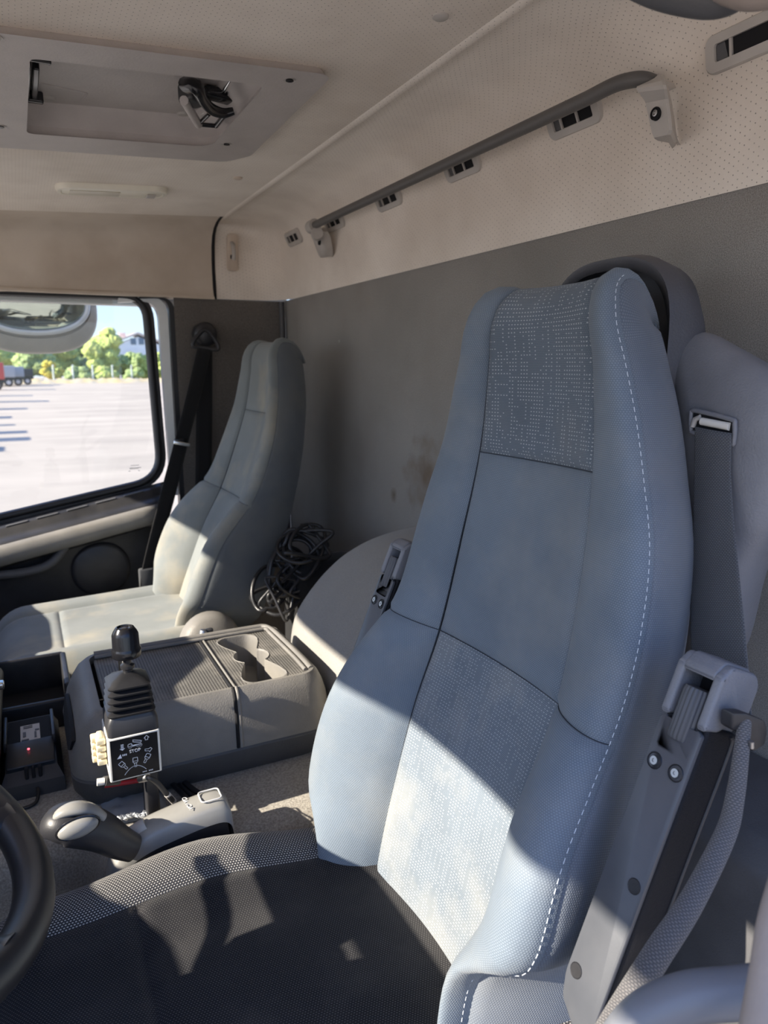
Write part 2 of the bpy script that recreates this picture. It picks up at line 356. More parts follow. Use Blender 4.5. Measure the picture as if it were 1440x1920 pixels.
def round_poly(pts, rad, n=6):
    """round the corners of a 2-D polygon"""
    out = []; m = len(pts)
    for i in range(m):
        p = Vector(pts[i]); a_ = Vector(pts[i-1]); b_ = Vector(pts[(i+1) % m]); r = rad[i] if isinstance(rad, (list, tuple)) else rad
        u = (a_-p).normalized(); w = (b_-p).normalized(); ang = u.angle(w); d = min(r/math.tan(ang/2), (a_-p).length*0.49, (b_-p).length*0.49)
        A, B = p+u*d, p+w*d
        for s in range(n+1):
            t = s/n; out.append(((1-t)**2*A+2*t*(1-t)*p+t*t*B).to_tuple())
    return out
def ring_into(bm, outer, inner, extr):
    """flat frame between two outlines with equal counts, given thickness"""
    n = len(outer); e_ = Vector(extr)
    A = [bm.verts.new(Vector(p)) for p in outer]; B = [bm.verts.new(Vector(p)) for p in inner]
    A2 = [bm.verts.new(Vector(p)+e_) for p in outer]; B2 = [bm.verts.new(Vector(p)+e_) for p in inner]
    for i in range(n):
        j = (i+1) % n
        bm.faces.new((A[i], A[j], B[j], B[i])); bm.faces.new((A2[j], A2[i], B2[i], B2[j])); bm.faces.new((A[j], A[i], A2[i], A2[j])); bm.faces.new((B[i], B[j], B2[j], B2[i]))
def ring(name, outer, inner, extr, mat, parent=None, smooth=35, label=None):
    bm = bmesh.new(); ring_into(bm, outer, inner, extr); return from_bm(name, bm, mat, parent, smooth, label)
def interp(x, pts):
    if x <= pts[0][0]: return pts[0][1]
    for (a0, b0), (a1, b1) in zip(pts, pts[1:]):
        if x <= a1:
            t = (x-a0)/(a1-a0); return b0+(b1-b0)*t
    return pts[-1][1]
def sinterp(x, pts):
    """smooth (Catmull-Rom) interpolation"""
    n = len(pts)
    if x <= pts[0][0]: return pts[0][1]
    if x >= pts[-1][0]: return pts[-1][1]
    for i in range(n-1):
        if x <= pts[i+1][0]:
            x0, y0 = pts[i]; x1, y1 = pts[i+1]; h = x1-x0; t = (x-x0)/h
            m0 = (y1-pts[i-1][1])/(x1-pts[i-1][0]) if i > 0 else (y1-y0)/h
            m1 = (pts[i+2][1]-y0)/(pts[i+2][0]-x0) if i < n-2 else (y1-y0)/h
            return (2*t**3-3*t*t+1)*y0+(t**3-2*t*t+t)*h*m0+(-2*t**3+3*t*t)*y1+(t**3-t*t)*h*m1
def ends(n, dense=(0.0, 0.004, 0.010, 0.018, 0.03), L=1.0):
    """0..1 parameters, dense (in metres) at both ends of a strip of length L"""
    d = [q/L for q in dense if q < L*0.4]; a_ = d[-1]
    return d + [a_+(1-2*a_)*i/n for i in range(1, n)] + [1-q for q in reversed(d)]
def copy_thing(src, loc, label=None):
    r = src.copy(); C.objects.link(r); r.location = Vector(loc)
    if label: r['label'] = label
    for ch in [o for o in bpy.data.objects if o.parent == src]:
        c = ch.copy(); C.objects.link(c); c.parent = r
        for g in [o for o in bpy.data.objects if o.parent == ch]:
            d = g.copy(); C.objects.link(d); d.parent = c
    return r
# ------------------------------------------------------------------ the setting: cab shell
def struct(o): o['kind'] = 'structure'; return o
YW, XR, XS = 2.40, 0.83, 0.605            # passenger side wall, rear wall, ridge line of the headliner
def frange(a_, b_, n): return [a_+(b_-a_)*i/n for i in range(n+1)]
# ceiling: sloping headliner with the hatch opening left out, curving down into the side header
hx0, hx1, hy0, hy1 = 0.044, 0.392, 1.14, 1.512
xs = frange(-1.0, hx0, 6)+frange(hx0, hx1, 3)[1:]+frange(hx1, XS, 4)[1:]
prof = [(y, 0.0) for y in frange(0.16, hy0, 5)+frange(hy0, hy1, 3)[1:]+frange(hy1, 2.20, 5)[1:]]
prof += [(2.24, 0.001), (2.262, 0.003)]
bm = bmesh.new(); lay = bm.loops.layers.uv.verify()
gv = [[bm.verts.new((x_, y_, ceil_z(x_)-dz)) for y_, dz in prof] for x_ in xs]
for i in range(len(xs)-1):
    for j in range(len(prof)-1):
        if hx0-1e-6 <= xs[i] < hx1-1e-6 and hy0-1e-6 <= prof[j][0] < hy1-1e-6: continue
        f = bm.faces.new((gv[i][j], gv[i][j+1], gv[i+1][j+1], gv[i+1][j]))
        for l in f.loops: l[lay].uv = (l.vert.co.y, l.vert.co.x)
me = bpy.data.meshes.new('ceiling'); bm.to_mesh(me); bm.free()
for p in me.polygons: p.use_smooth = True
struct(link('ceiling', me, M['liner']))
# side header above the passenger window
hp = [(2.262, 0.003), (2.29, 0.006), (2.315, 0.011), (2.345, 0.022), (2.37, 0.042), (2.384, 0.070), (2.391, 0.11), (2.393, 0.15), (2.390, 0.20)]
rows = []
for x_ in frange(-1.0, XS-0.013, 12):
    zt = ceil_z(x_)
    r = [(x_, y_, zt-dz) for y_, dz in hp]+[(x_, 2.383, 0.226), (x_, 2.372, 0.219), (x_, 2.372, 0.214), (x_, 2.42, 0.213)]
    rows.append(r)
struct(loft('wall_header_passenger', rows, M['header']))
# rear headliner panel: ridge bead, slope and upper rear wall, closing at the passenger side
rp_ = [(0.600, 0.4515), (0.604, 0.4480), (0.611, 0.4465), (0.619, 0.4480), (0.625, 0.4515), (0.645, 0.4525), (0.69, 0.4515), (0.735, 0.446), (0.772, 0.433), (0.797, 0.411), (0.812, 0.38), (0.820, 0.34), (0.826, 0.28), (0.829, 0.222), (0.829, 0.218)]
def rear_prof(y):
    t = max(0.0, (y-2.20)/0.195); g = (1-min(1, t)**4)**0.25
    return [(XS-0.004+(x_-XS+0.004)*g, y, z_) for x_, z_ in rp_]
ys = frange(0.05, 2.16, 24)+frange(2.16, 2.36, 14)[1:]+[2.372, 2.382, 2.389, 2.3935, 2.395]
struct(loft('wall_header_rear', [rear_prof(y) for y in ys], M['liner']))
# dark joint between side header and corner panel
struct(tube('trim_1', [(XS-0.007, y_+0.004, ceil_z(XS)-dz+0.004) for y_, dz in hp]+[(XS-0.007, 2.394, 0.216)], 0.006, M['dark'], seg=8))
# rear wall, grey carpet
rows = []
for z_ in frange(-1.15, 0.2185, 24): rows.append([(XR+0.001, y_, z_) for y_ in frange(-0.05, 2.42, 40)])
struct(loft('wall_rear', rows, M['carpet']))
# passenger side: pillar wall behind the door
rows = [[(x_, 2.375+0.012*math.sin(PI*(x_-0.45)/0.4), z_) for x_ in frange(0.462, XR, 10)] for z_ in frange(-1.15, 0.216, 10)]
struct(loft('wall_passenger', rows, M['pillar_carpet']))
struct(tube('trim_2', [(0.815, 2.366, -0.9), (0.815, 2.366, 0.214)], 0.0085, M['darkgrey'], seg=10))
# cab floor and raised engine tunnel
struct(loft('floor', [[(x_, y_, -EYE_Z) for y_ in (-0.2, 0.4, 1.2, 2.0, 2.42)] for x_ in (-1.2, -0.5, 0.2, 0.84)], M['floor_dark']))
TZ = -0.715
def tun(x_):
    z_ = TZ; k_ = min(1, max(0, (0.075-x_)/0.05)); k_ = k_*k_*(3-2*k_)*0.13
    return [(x_, 0.965+k_, -EYE_Z), (x_, 0.968+k_, z_-0.05), (x_, 0.975+k_, z_-0.02), (x_, 0.995+k_, z_-0.004), (x_, 1.03+k_, z_), (x_, 1.3, z_), (x_, 1.58, z_), (x_, 1.615, z_-0.004), (x_, 1.635, z_-0.02), (x_, 1.64, z_-0.05), (x_, 1.645, -EYE_Z)]
struct(loft('floor_engine_tunnel', [tun(x_) for x_ in frange(-0.9, -0.05, 10)+frange(-0.05, 0.10, 14)[1:]+frange(0.10, 0.83, 10)[1:]], M['floor'], smooth=70))
# front: windscreen header and sill, A-pillars, dashboard shell (outside the frame, they shade the sun)
struct(box('roof', (-0.03, 1.28, 0.60), (1.80, 2.42, 0.03), M['white'], bev=0.01))
struct(box('wall_outer_passenger', (-0.03, 2.475, 0.40), (1.80, 0.03, 0.42), M['white'], bev=0.01))
struct(box('wall_outer_rear', (0.90, 1.28, -0.2), (0.03, 2.42, 1.6), M['white'], bev=0.01))
struct(box('wall_front_sill', (-1.0, 1.3, -0.80), (0.06, 2.35, 0.66), M['darkgrey'], bev=0.01))
struct(box('wall_pillar_driver', (-0.97, 0.17, 0.0), (0.10, 0.07, 1.0), M['darkgrey'], bev=0.01))
struct(box('wall_pillar_passenger', (-0.97, 2.40, 0.0), (0.10, 0.08, 1.0), M['darkgrey'], bev=0.01))
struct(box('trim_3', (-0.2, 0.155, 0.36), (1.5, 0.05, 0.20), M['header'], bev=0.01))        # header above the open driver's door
# rear side of the driver's door opening
struct(box('wall_driver', (0.80, 0.06, -0.35), (0.10, 0.05, 1.6), M['darkgrey'], bev=0.01))
# low bulkhead step behind the driver's seat
struct(prism('trim_4', [(0.83, 0.05, -1.12), (0.70, 0.05, -1.12), (0.69, 0.05, -0.56), (0.71, 0.05, -0.53), (0.83, 0.05, -0.50)], (0, 0.85, 0), M['darkgrey'], bev=0.008))
# passenger side window: glass, rubber seal, painted door frame
wpts = [(-0.62, 0.200), (0.372, 0.207), (0.386, -0.355), (-0.62, -0.53)]
wo_ = round_poly(wpts, [0.05, 0.062, 0.095, 0.06], 8)
def off(poly, d):
    n = len(poly); out = []
    for i in range(n):
        p = Vector(poly[i]); t = (Vector(poly[(i+1) % n])-Vector(poly[i-1])).normalized()
        out.append((p+Vector((-t.y, t.x))*d).to_tuple())
    return out
def P3(poly, y): return [Vector((p[0], y, p[1])) for p in poly]
win = bpy.data.objects.new('window_1', None); C.objects.link(win); win.location = (0.0, YW, -0.45); win['kind'] = 'structure'
me = bpy.data.meshes.new('pane'); me.from_pydata([p.to_tuple() for p in P3(off(wo_, 0.004), YW+0.012)], [], [list(range(len(wo_)))])
link('pane', me, glass('window_glass'), win)
tube('seal', P3(off(wo_, 0.009), YW+0.004), 0.0115, M['rubber'], win, seg=10, closed=True)
tube('seal_lip', P3(off(wo_, 0.001), YW+0.008), 0.0045, M['darkgrey'], win, seg=8, closed=True)
bm = bmesh.new()      # etched stamp in the lower rear corner of the pane
s0 = at(243, 880, Y=YW+0.011)
for dx, dz, w_ in ((0.004, 0.012, 0.026), (0.0, 0.004, 0.03), (0.0, 0.001, 0.028), (-0.004, -0.006, 0.006), (0.026, -0.006, 0.006), (0.03, 0.004, 0.006)):
    box_into(bm, s0+V(dx+w_/2, 0, dz), (w_, 0.0006, 0.0016))
from_bm('glass_stamp', bm, flat('etched_mark', (0.60, 0.58, 0.54), 0.8), win)
# passenger door: upper frame ring, painted edge, lower panel
door = bpy.data.objects.new('door_1', None); C.objects.link(door); door.location = (0.0, YW, -1.0); door['kind'] = 'structure'
n = len(wo_); outer = off(wo_, 0.030)
ring('frame', P3(outer, YW+0.0), P3(off(wo_, 0.012), YW+0.0), (0, 0.03, 0), M['black'], door)
def strip(name, x0, x1, z0, z1, y_, mat, par, tilt=0.0, th=0.03):
    return prism(name, [(x0-tilt, y_, z0), (x1-tilt, y_, z0), (x1, y_, z1), (x0, y_, z1)], (0, th, 0), mat, par, 0.004)
def clampz(pts, zm=0.2115): return [(p[0], min(p[1], zm)) for p in pts]
edge = round_poly([(0.30, 0.195), (0.416, 0.205), (0.424, -0.42), (0.445, -0.42), (0.446, 0.225), (0.30, 0.212)], [0.001, 0.07, 0.002, 0.002, 0.085, 0.001], 8)
prism('painted_edge', [(p[0], YW-0.004, p[1]) for p in edge], (0, 0.03, 0), M['white'], door, smooth=50)
gas = round_poly([(0.36, 0.208), (0.4485, 0.214), (0.447, -0.95), (0.462, -0.95), (0.466, 0.218), (0.36, 0.212)], [0.001, 0.05, 0.002, 0.002, 0.05, 0.001], 8)
prism('door_seal', [(p[0], YW-0.018, min(p[1], 0.2125)) for p in gas], (0, 0.04, 0), M['rubber'], door, smooth=50)
# door lower panel: sill, ledge, armrest band, pocket, drawn as a lofted profile (depth, height) along X, the sill rising to the rear
def sill(x_): return -0.392+0.19*(x_-0.30) if x_ < 0.30 else -0.392+0.19*(x_-0.30)
dp = [(2.405, 0.0), (2.372, -0.004), (2.360, -0.010), (2.352, -0.030), (2.336, -0.038), (2.318, -0.044), (2.308, -0.058), (2.304, -0.085), (2.312, -0.108), (2.332, -0.120), (2.352, -0.126), (2.358, -0.15), (2.360, -0.25), (2.362, -0.40), (2.362, -0.62)]
rows = []
for x_ in frange(-0.7, 0.385, 30)+[0.398, 0.405]:
    e_ = max(0.0, (x_-0.36)/0.045); e_ = e_*e_
    rows.append([(x_, min(y_+0.06*e_, 2.41) if k_ else y_, sill(x_)+dz) for k_, (y_, dz) in enumerate(dp)])
loft('lower_panel', rows, M['black'], door, smooth=50)
rows = []
for x_ in frange(-0.7, 0.352, 26)+[0.362, 0.367]:
    e_ = max(0.0, (x_-0.34)/0.027)**2
    rows.append([(x_, y_-0.006+0.02*e_, sill(x_)+dz+q) for y_, dz, q in ((2.330, -0.040, -0.006), (2.312, -0.047, -0.003), (2.302, -0.060, 0), (2.299, -0.085, 0), (2.307, -0.106, 0), (2.330, -0.116, 0.002))])
loft('armrest_band', rows, M['console'], door, smooth=60)
bm = bmesh.new()
for k_ in range(7):
    x_ = 0.30-0.085*k_; box_into(bm, (x_, 2.366, sill(x_)-0.006), (0.062, 0.012, 0.004), 0.001, 1, Matrix.Rotation(-0.19, 3, 'Y'))
from_bm('demister_slots', bm, M['darkgrey'], door)
sc = at(190, 1067, Y=2.352)
lathe('speaker_grille', [(0.0, 0.016), (0.03, 0.0155), (0.075, 0.012), (0.083, 0.009), (0.087, 0.002), (0.09, -0.01)], sc, M['black'], door, axis=(0, -1, 0), seg=40)
# handle pocket: a lip sweeping down from the armrest in front of the speaker
hpz = [at(135, 1003, Y=2.33), at(118, 1030, Y=2.33), at(95, 1056, Y=2.33), at(60, 1070, Y=2.33), at(0, 1078, Y=2.33), at(-120, 1090, Y=2.33)]
tube('pocket_lip', catmull(hpz, 6), 0.014, M['darkgrey'], door, seg=10)
tp = catmull([at(135, 1003, Y=2.345), at(118, 1030, Y=2.345), at(95, 1056, Y=2.345), at(60, 1070, Y=2.345), at(0, 1078, Y=2.345)], 5)
# ------------------------------------------------------------------ outside ground
GZ = -2.45
def ground_mat():
    k = NT('pale_concrete'); co = k.coord('Object')
    mp = k.n('ShaderNodeMapping'); k.put(mp.inputs[0], co); mp.inputs['Scale'].default_value = (0.05, 0.35, 1)
    n1 = k.noise(1.0, 5, mp.outputs[0]); n2 = k.noise(0.35, 4)
    c = k.mix(k.rng(n1, 0.35, 0.68, 0, 1), (0.44, 0.385, 0.315), (0.33, 0.29, 0.24))
    c = k.mix(k.rng(n2, 0.45, 0.7, 0, 0.5), c, (0.48, 0.42, 0.34))
    return k.fin(c, 0.9, 0, 0.1)
rows = [[(x_, y_, GZ) for x_ in (-160, -60, -10, 0, 10, 60, 160)] for y_ in (-120, -40, -5, 0, 5, 40, 90, 200)]
struct(loft('ground', rows, ground_mat()))
# ------------------------------------------------------------------ seats
SP = [(-0.10, 0.378, -0.812), (0.0, 0.394, -0.715), (0.12, 0.421, -0.598), (0.255, 0.453, -0.467), (0.37, 0.491, -0.360), (0.50, 0.519, -0.234), (0.63, 0.540, -0.106), (0.74, 0.543, 0.004), (0.785, 0.540, 0.048), (0.820, 0.549, 0.080), (0.848, 0.570, 0.095), (0.875, 0.597, 0.093), (0.905, 0.622, 0.078), (0.935, 0.641, 0.055), (0.95, 0.648, 0.042)]
SX = [(s_, x_) for s_, x_, z_ in SP]; SZ = [(s_, z_) for s_, x_, z_ in SP]
CW = [(-0.1, 0.125), (0.0, 0.130), (0.12, 0.132), (0.25, 0.128), (0.37, 0.126), (0.5, 0.120), (0.63, 0.108), (0.75, 0.096), (0.85, 0.080), (0.95, 0.07)]
HW = [(-0.1, 0.178), (-0.02, 0.178), (0.02, 0.186), (0.05, 0.208), (0.08, 0.240), (0.12, 0.250), (0.20, 0.248), (0.30, 0.235), (0.38, 0.223), (0.48, 0.218), (0.56, 0.206), (0.63, 0.182), (0.70, 0.160), (0.75, 0.142), (0.79, 0.129), (0.825, 0.117), (0.86, 0.106), (0.90, 0.095), (0.95, 0.085)]
BW = [(-0.1, 0.045), (0.0, 0.062), (0.1, 0.074), (0.22, 0.070), (0.32, 0.046), (0.40, 0.022), (0.5, 0.014), (0.62, 0.012), (0.75, 0.012), (0.82, 0.008), (0.86, 0.003), (0.95, 0.0)]
DP = [(-0.1, 0.10), (0.2, 0.115), (0.5, 0.105), (0.7, 0.098), (0.78, 0.088), (0.825, 0.066), (0.855, 0.048), (0.88, 0.040), (0.95, 0.032)]
S_CR = 0.775
S_HEAD, S_MID, S_TOP, S_BOT = 0.625, 0.37, 0.95, -0.09
def seat_frame(s_):
    e_ = 0.004
    p = Vector((sinterp(s_, SX), 0, sinterp(s_, SZ)))
    q = Vector((sinterp(min(s_+e_, 0.95), SX), 0, sinterp(min(s_+e_, 0.95), SZ)))-Vector((sinterp(max(s_-e_, -0.1), SX), 0, sinterp(max(s_-e_, -0.1), SZ)))
    q.normalize(); return p, Vector((-q.z, 0, q.x))      # normal towards the sitter
def dip(d, a_=0.0060, w_=0.0055): return -a_*math.exp(-(d/w_)**2)
HWN = [(-0.1, 0.165), (0.06, 0.168), (0.10, 0.178), (0.125, 0.205), (0.148, 0.236), (0.175, 0.247), (0.20, 0.248)]
def bolster_pt(q, s_, near=False):
    c, h, b = sinterp(s_, CW), sinterp(s_, HWN if near and s_ < 0.2 else HW), sinterp(s_, BW)
    k_ = 1-0.85*min(1, max(0, (s_-0.80)/0.10))
    P = [(c, 0.0), (c+0.30*(h-c), b*1.05+0.002*k_), (h+0.001, b*1.35+0.014*k_), (h, b*0.85-0.012*k_)]
    m = 1-q
    y = m**3*P[0][0]+3*m*m*q*P[1][0]+3*m*q*q*P[2][0]+q**3*P[3][0]
    w = m**3*P[0][1]+3*m*m*q*P[1][1]+3*m*q*q*P[2][1]+q**3*P[3][1]
    return y, w
def make_backrest(root, yc, xf, mats, dirt_rng):
    """knit-covered backrest of one tall seat; every cover panel is a part"""
    def put(s_, y, w): 
        p, nn = seat_frame(s_); v = p+nn*w; v.y = yc+y; return xf(v)
    def back_pt(s_):
        if s_ <= S_CR:
            p, nn = seat_frame(s_); return p-nn*(sinterp(s_, DP)+(0 if mats.get('stitch') else 0.03*max(0, 1-s_/0.6)))
        p, nn = seat_frame(S_CR); q, n2 = seat_frame(S_TOP); return (p-nn*sinterp(S_CR, DP)).lerp(q, (s_-S_CR)/(S_TOP-S_CR))
    def ssamp(a_, b_, n): return [a_+(b_-a_)*t for t in ends(n, L=b_-a_)]
    def center(a_, b_, name, mat, n):
        rows = []
        for s_ in ssamp(a_, b_, n):
            c = sinterp(s_, CW); r = []
            for t in ends(14, L=2*c):
                y = (2*t-1)*c
                w = -0.013*(1-(y/c)**2)*(1 if s_ < 0.8 else max(0, 1-(s_-0.8)/0.08)) + 0.004*math.sin(7*y+9*s_)*0.4
                w += min(dip(c-abs(y)), dip(s_-a_) if a_ > S_BOT+0.01 else 0, dip(b_-s_) if b_ < S_TOP-0.01 else 0)
                r.append(put(s_, y, w))
            rows.append(r)
        loft(name, rows, mat, root)
    center(S_HEAD, S_TOP, 'head_panel', mats['head'], 26)
    center(S_MID, S_HEAD, 'shoulder_panel', mats['plain'], 18)
    center(S_BOT, S_MID, 'lumbar_panel', mats['lumbar'], 24)
    for sg in (-1, 1):
        for a_, b_, nm, n in ((S_BOT, S_MID, 'lower_bolster', 24), (S_MID, S_TOP, 'upper_bolster', 34)):
            rows = []
            for s_ in ssamp(a_, b_, n):
                L = 0.16; r = []
                for t in ends(14, L=L):
                    y, w = bolster_pt(t, s_, sg < 0 and bool(mats.get('stitch')))
                    w += min(dip(t*L), dip(s_-a_) if a_ > S_BOT+0.01 else 0, dip(b_-s_) if b_ < S_TOP-0.01 else 0)
                    r.append(put(s_, sg*y, w+dip((1-t)*L, 0.002, 0.003)))
                rows.append(r if sg > 0 else list(reversed(r)))
            loft(nm, rows, mats['plain'], root)
        rows = []
        for s_ in ssamp(S_BOT, S_TOP, 56):
            y0, w0 = bolster_pt(1.0, s_, sg < 0 and bool(mats.get('stitch'))); r = []; Bp = back_pt(s_); fl_ = 1-0.8*max(0, (s_-S_CR)/(S_TOP-S_CR))
            y1 = max(y0-0.034*fl_, 0.205 if s_ < 0.2 and mats.get('stitch') else 0)
            for t in ends(12, L=0.12, dense=(0.0, 0.003, 0.007, 0.012)):
                y = y0+(y1-y0)*t**(1.6 if y1 <= y0 else 0.6)+0.005*math.sin(PI*t)+dip(t*0.12, 0.003, 0.004)
                fold = 0.004*math.sin(40*s_+6*t)*max(0, 1-(s_+0.09)/0.14)
                p, nn = seat_frame(s_); v = (p+nn*w0).lerp(Bp, t); v.y = yc+sg*(y+fold); r.append(xf(v))
            rows.append(r if sg > 0 else list(reversed(r)))
        loft('side_gusset', rows, mats['side'], root)
    rows = []
    for s_ in ssamp(S_BOT, S_TOP, 30):
        h = bolster_pt(1.0, s_)[0]-0.034; Bp = back_pt(s_)
        rows.append([xf(V(Bp.x+0.006*(1-(y/h)**2), yc+y, Bp.z)) for y in [h, h*0.6, h*0.2, -h*0.2, -h*0.6, -h]])
    loft('back_cover', rows, mats['back'], root)
    # thread lines where the cover panels meet
    bm = bmesh.new()
    for sg in (-1, 1):
        tube_into(bm, [put(s_, sg*sinterp(s_, CW), -0.0050) for s_ in frange(S_BOT, S_CR+0.02, 60)], 0.0006, 6)
    for s_, nn_ in ((S_HEAD, 8), (S_MID, 8)):
        c = sinterp(s_, CW); tube_into(bm, [put(s_, c*(2*i/nn_-1), -0.0052-0.013*(1-(2*i/nn_-1)**2)) for i in range(nn_+1)], 0.0006, 6)
    for sg in (-1, 1):
        tube_into(bm, [put(S_MID, sg*bolster_pt(q, S_MID)[0], bolster_pt(q, S_MID)[1]-0.0050) for q in frange(0, 0.93, 12)], 0.0006, 6)
    from_bm('seams', bm, M['seam'], root, 60)
    # white stitching along the near outer seam
    bm = bmesh.new()
    for sg in ((-1,) if mats.get('stitch') else ()):
        s_ = -0.03
        while s_ < 0.845:
            a_ = put(s_, sg*bolster_pt(0.965, s_, True)[0], bolster_pt(0.965, s_, True)[1]+0.0008); b_ = put(s_+0.0048, sg*bolster_pt(0.965, s_+0.0048, True)[0], bolster_pt(0.965, s_+0.0048, True)[1]+0.0008)
            tube_into(bm, [a_, a_.lerp(b_, 0.5), b_], 0.00045, 4); s_ += 0.0085
    if mats.get('stitch'): from_bm('stitching', bm, mats['stitch'], root, 40, label='dashed white stitching on the outer seam')
    else: bm.free()
    return put
def cushion_part(root, yc, x0, x1, zc, half, hb, crown, mats, seam_y, seam_x, front_r=0.075, bulge=0.0):
    """seat cushion: centre pads and bolster border as separate cover panels; local profile rolls down at front and sides"""
    def hf(x_): return half+bulge*math.exp(-((x_-0.17)/0.13)**2)
    def zc_f(x_, y):
        ay = abs(y)*half/hf(x_)
        z_ = zc+hb*math.exp(-((ay-(half-0.065))/0.055)**2)*1.0 + crown*(x_-x0)/(x1-x0)
        z_ += bulge*0.9*math.exp(-((x_-0.17)/0.13)**2)*max(0, (ay-seam_y*0.6)/(half-seam_y*0.6))
        f = max(0.0, (x0+front_r-x_)/front_r); z_ -= front_r*(1-math.sqrt(max(0, 1-min(1, f)**2)))
        e_ = max(0.0, (ay-(half-0.06))/0.06); z_ -= 0.075*(1-math.sqrt(max(0, 1-min(1, e_)**2)))
        z_ += dip(ay-seam_y, 0.006, 0.006)+(dip(x_-seam_x, 0.006, 0.006) if ay < seam_y else 0)
        return z_
    def yr(lo, hi, n, L): return [lo+(hi-lo)*t for t in ends(n, L=L)]
    def patch(nm, xa, xb, ya, yb, nx, ny, mat):
        loft(nm, [[Vector((x_, yc+y*hf(x_)/half, zc_f(x_, y*hf(x_)/half))) for x_ in yr(xa, xb, nx, xb-xa)] for y in yr(ya, yb, ny, yb-ya)], mat, root)
    patch('rear_pad', seam_x, x1, -seam_y, seam_y, 18, 14, mats['c'])
    patch('front_pad', x0, seam_x, -seam_y, seam_y, 16, 14, mats['f'])
    patch('side_bolster', x0, x1, seam_y, half, 30, 14, mats['b'])
    patch('side_bolster', x0, x1, -half, -seam_y, 30, 14, mats['b'])
    # skirt down the sides and front
    r = []
    rr = round_poly([(x0, -half), (x1, -half), (x1, half), (x0, half)], [front_r, 0.02, 0.02, front_r], 8)
    rows = [[Vector((p[0], yc+p[1], z_)) for p in off(rr, -d)]+[Vector((off(rr, -d)[0][0], yc+off(rr, -d)[0][1], z_))] for z_, d in ((zc-0.068, 0.004), (zc-0.085, 0.0), (zc-0.11, -0.004), (zc-0.135, 0.006), (zc-0.14, 0.03))]
    loft('skirt', rows, mats['s'], root)
    return zc_f
# driver's seat
YD, YP = 0.68, 1.95
ds = thing('driver_seat', 'tall blue grey high-back driver seat with black knit cushion, nearest seat', 'seat', (0.30, YD, -EYE_Z))
ident = lambda v: v
putd = make_backrest(ds, YD, ident, dict(head=M['seatdots'], plain=M['seat'], lumbar=M['lumbardots'], side=M['seatside'], back=M['shell'], stitch=M['stitch']), None)
cushion_part(ds, YD, -0.115, 0.47, -0.688, 0.266, 0.026, -0.026, dict(c=M['cushion_c'], f=M['cushion_c'], b=M['cushion'], s=M['cushion']), 0.165, 0.075, bulge=0.026)
box('base', (0.18, YD, -0.98), (0.44, 0.40, 0.28), M['black'], ds, 0.02)
# moulded shell behind the headrest, standing proud of the cover
rows = []
for k_ in range(29):
    t = math.radians(-8+196*k_/28)
    cx, cz = math.cos(t), math.sin(t)
    sg = 1 if cx > 0 else -1
    y_ = YD+0.101*(abs(cx)**0.75)*sg; z_ = 0.01+0.112*(max(0, cz)**0.62)
    if cz < 0: z_ = 0.01+0.5*cz
    yo = YD+0.107*(abs(cx)**0.7)*sg
    rows.append([(0.655, y_, z_-0.006), (0.652, y_+(yo-y_)*0.12, z_+0.002), (0.665, y_+(yo-y_)*0.3, z_+0.003), (0.685, yo, z_-0.004), (0.698, yo-0.004*sg, z_-0.02), (0.705, YD+(yo-YD)*0.6, min(z_-0.03, 0.06)), (0.706, YD, -0.02)])
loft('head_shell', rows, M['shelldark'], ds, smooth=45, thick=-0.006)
# shoulder housing of the built-in belt on the door side
HX = 0.665
ho = [at(1246, 634, X=HX), at(1292, 622, X=HX), at(1350, 650, X=HX-0.005), at(1440, 705, X=HX-0.01), at(1480, 760, X=HX-0.01), at(1472, 880, X=HX-0.01), at(1436, 1000, X=HX-0.01), at(1396, 1090, X=HX-0.012), at(1350, 1250, X=HX-0.02), at(1270, 1260, X=HX-0.02), at(1262, 1000, X=HX-0.01), at(1250, 800, X=HX-0.005)]
cen = sum(ho, Vector())/len(ho)
hn = V(1, 0.12, 0).normalized()
def layer(f_, dy): return [cen+(p-cen)*f_+hn*dy for p in ho]
def closed_ring(pts, n=5):
    q = [Vector(p) for p in pts]; m_ = len(q); out = []
    for i in range(m_):
        p0, p1, p2, p3 = q[i-1], q[i], q[(i+1) % m_], q[(i+2) % m_]
        for s_ in range(n):
            t = s_/n; out.append(0.5*((2*p1)+(p2-p0)*t+(2*p0-5*p1+4*p2-p3)*t*t+(3*p1-p0-3*p2+p3)*t**3))
    return out
hr = [closed_ring(layer(f_, dy)) for f_, dy in ((0.02, -0.010), (0.45, -0.008), (0.70, -0.005), (0.84, 0.0), (0.92, 0.006), (0.975, 0.013), (1.0, 0.022), (1.0, 0.036), (0.97, 0.045))]
loft('belt_housing', hr, M['shell'], ds, closed=True, smooth=60)
# slot with its rim and the roller behind it
SXP = HX-0.0195
sl = [at(*q, X=SXP) for q in ((1296, 776), (1304, 770), (1370, 786), (1378, 795), (1376, 828), (1368, 832), (1302, 812), (1296, 804))]
prism('belt_slot', sl, (0.004, 0, 0), M['dark'], ds)
tube('slot_rim', closed_ring(sl, 3), 0.0026, M['shell'], ds, seg=8, closed=True)
tube('belt_roller', [at(1316, 790, X=SXP-0.001), at(1368, 800, X=SXP-0.001)], 0.0042, M['whiteplastic'], ds, seg=12, label='pale plastic roller in the belt slot')
tube('slot_clip', [at(1299, 800, X=SXP-0.001), at(1304, 786, X=SXP-0.001), at(1314, 782, X=SXP-0.001)], 0.003, M['grey'], ds, seg=10)
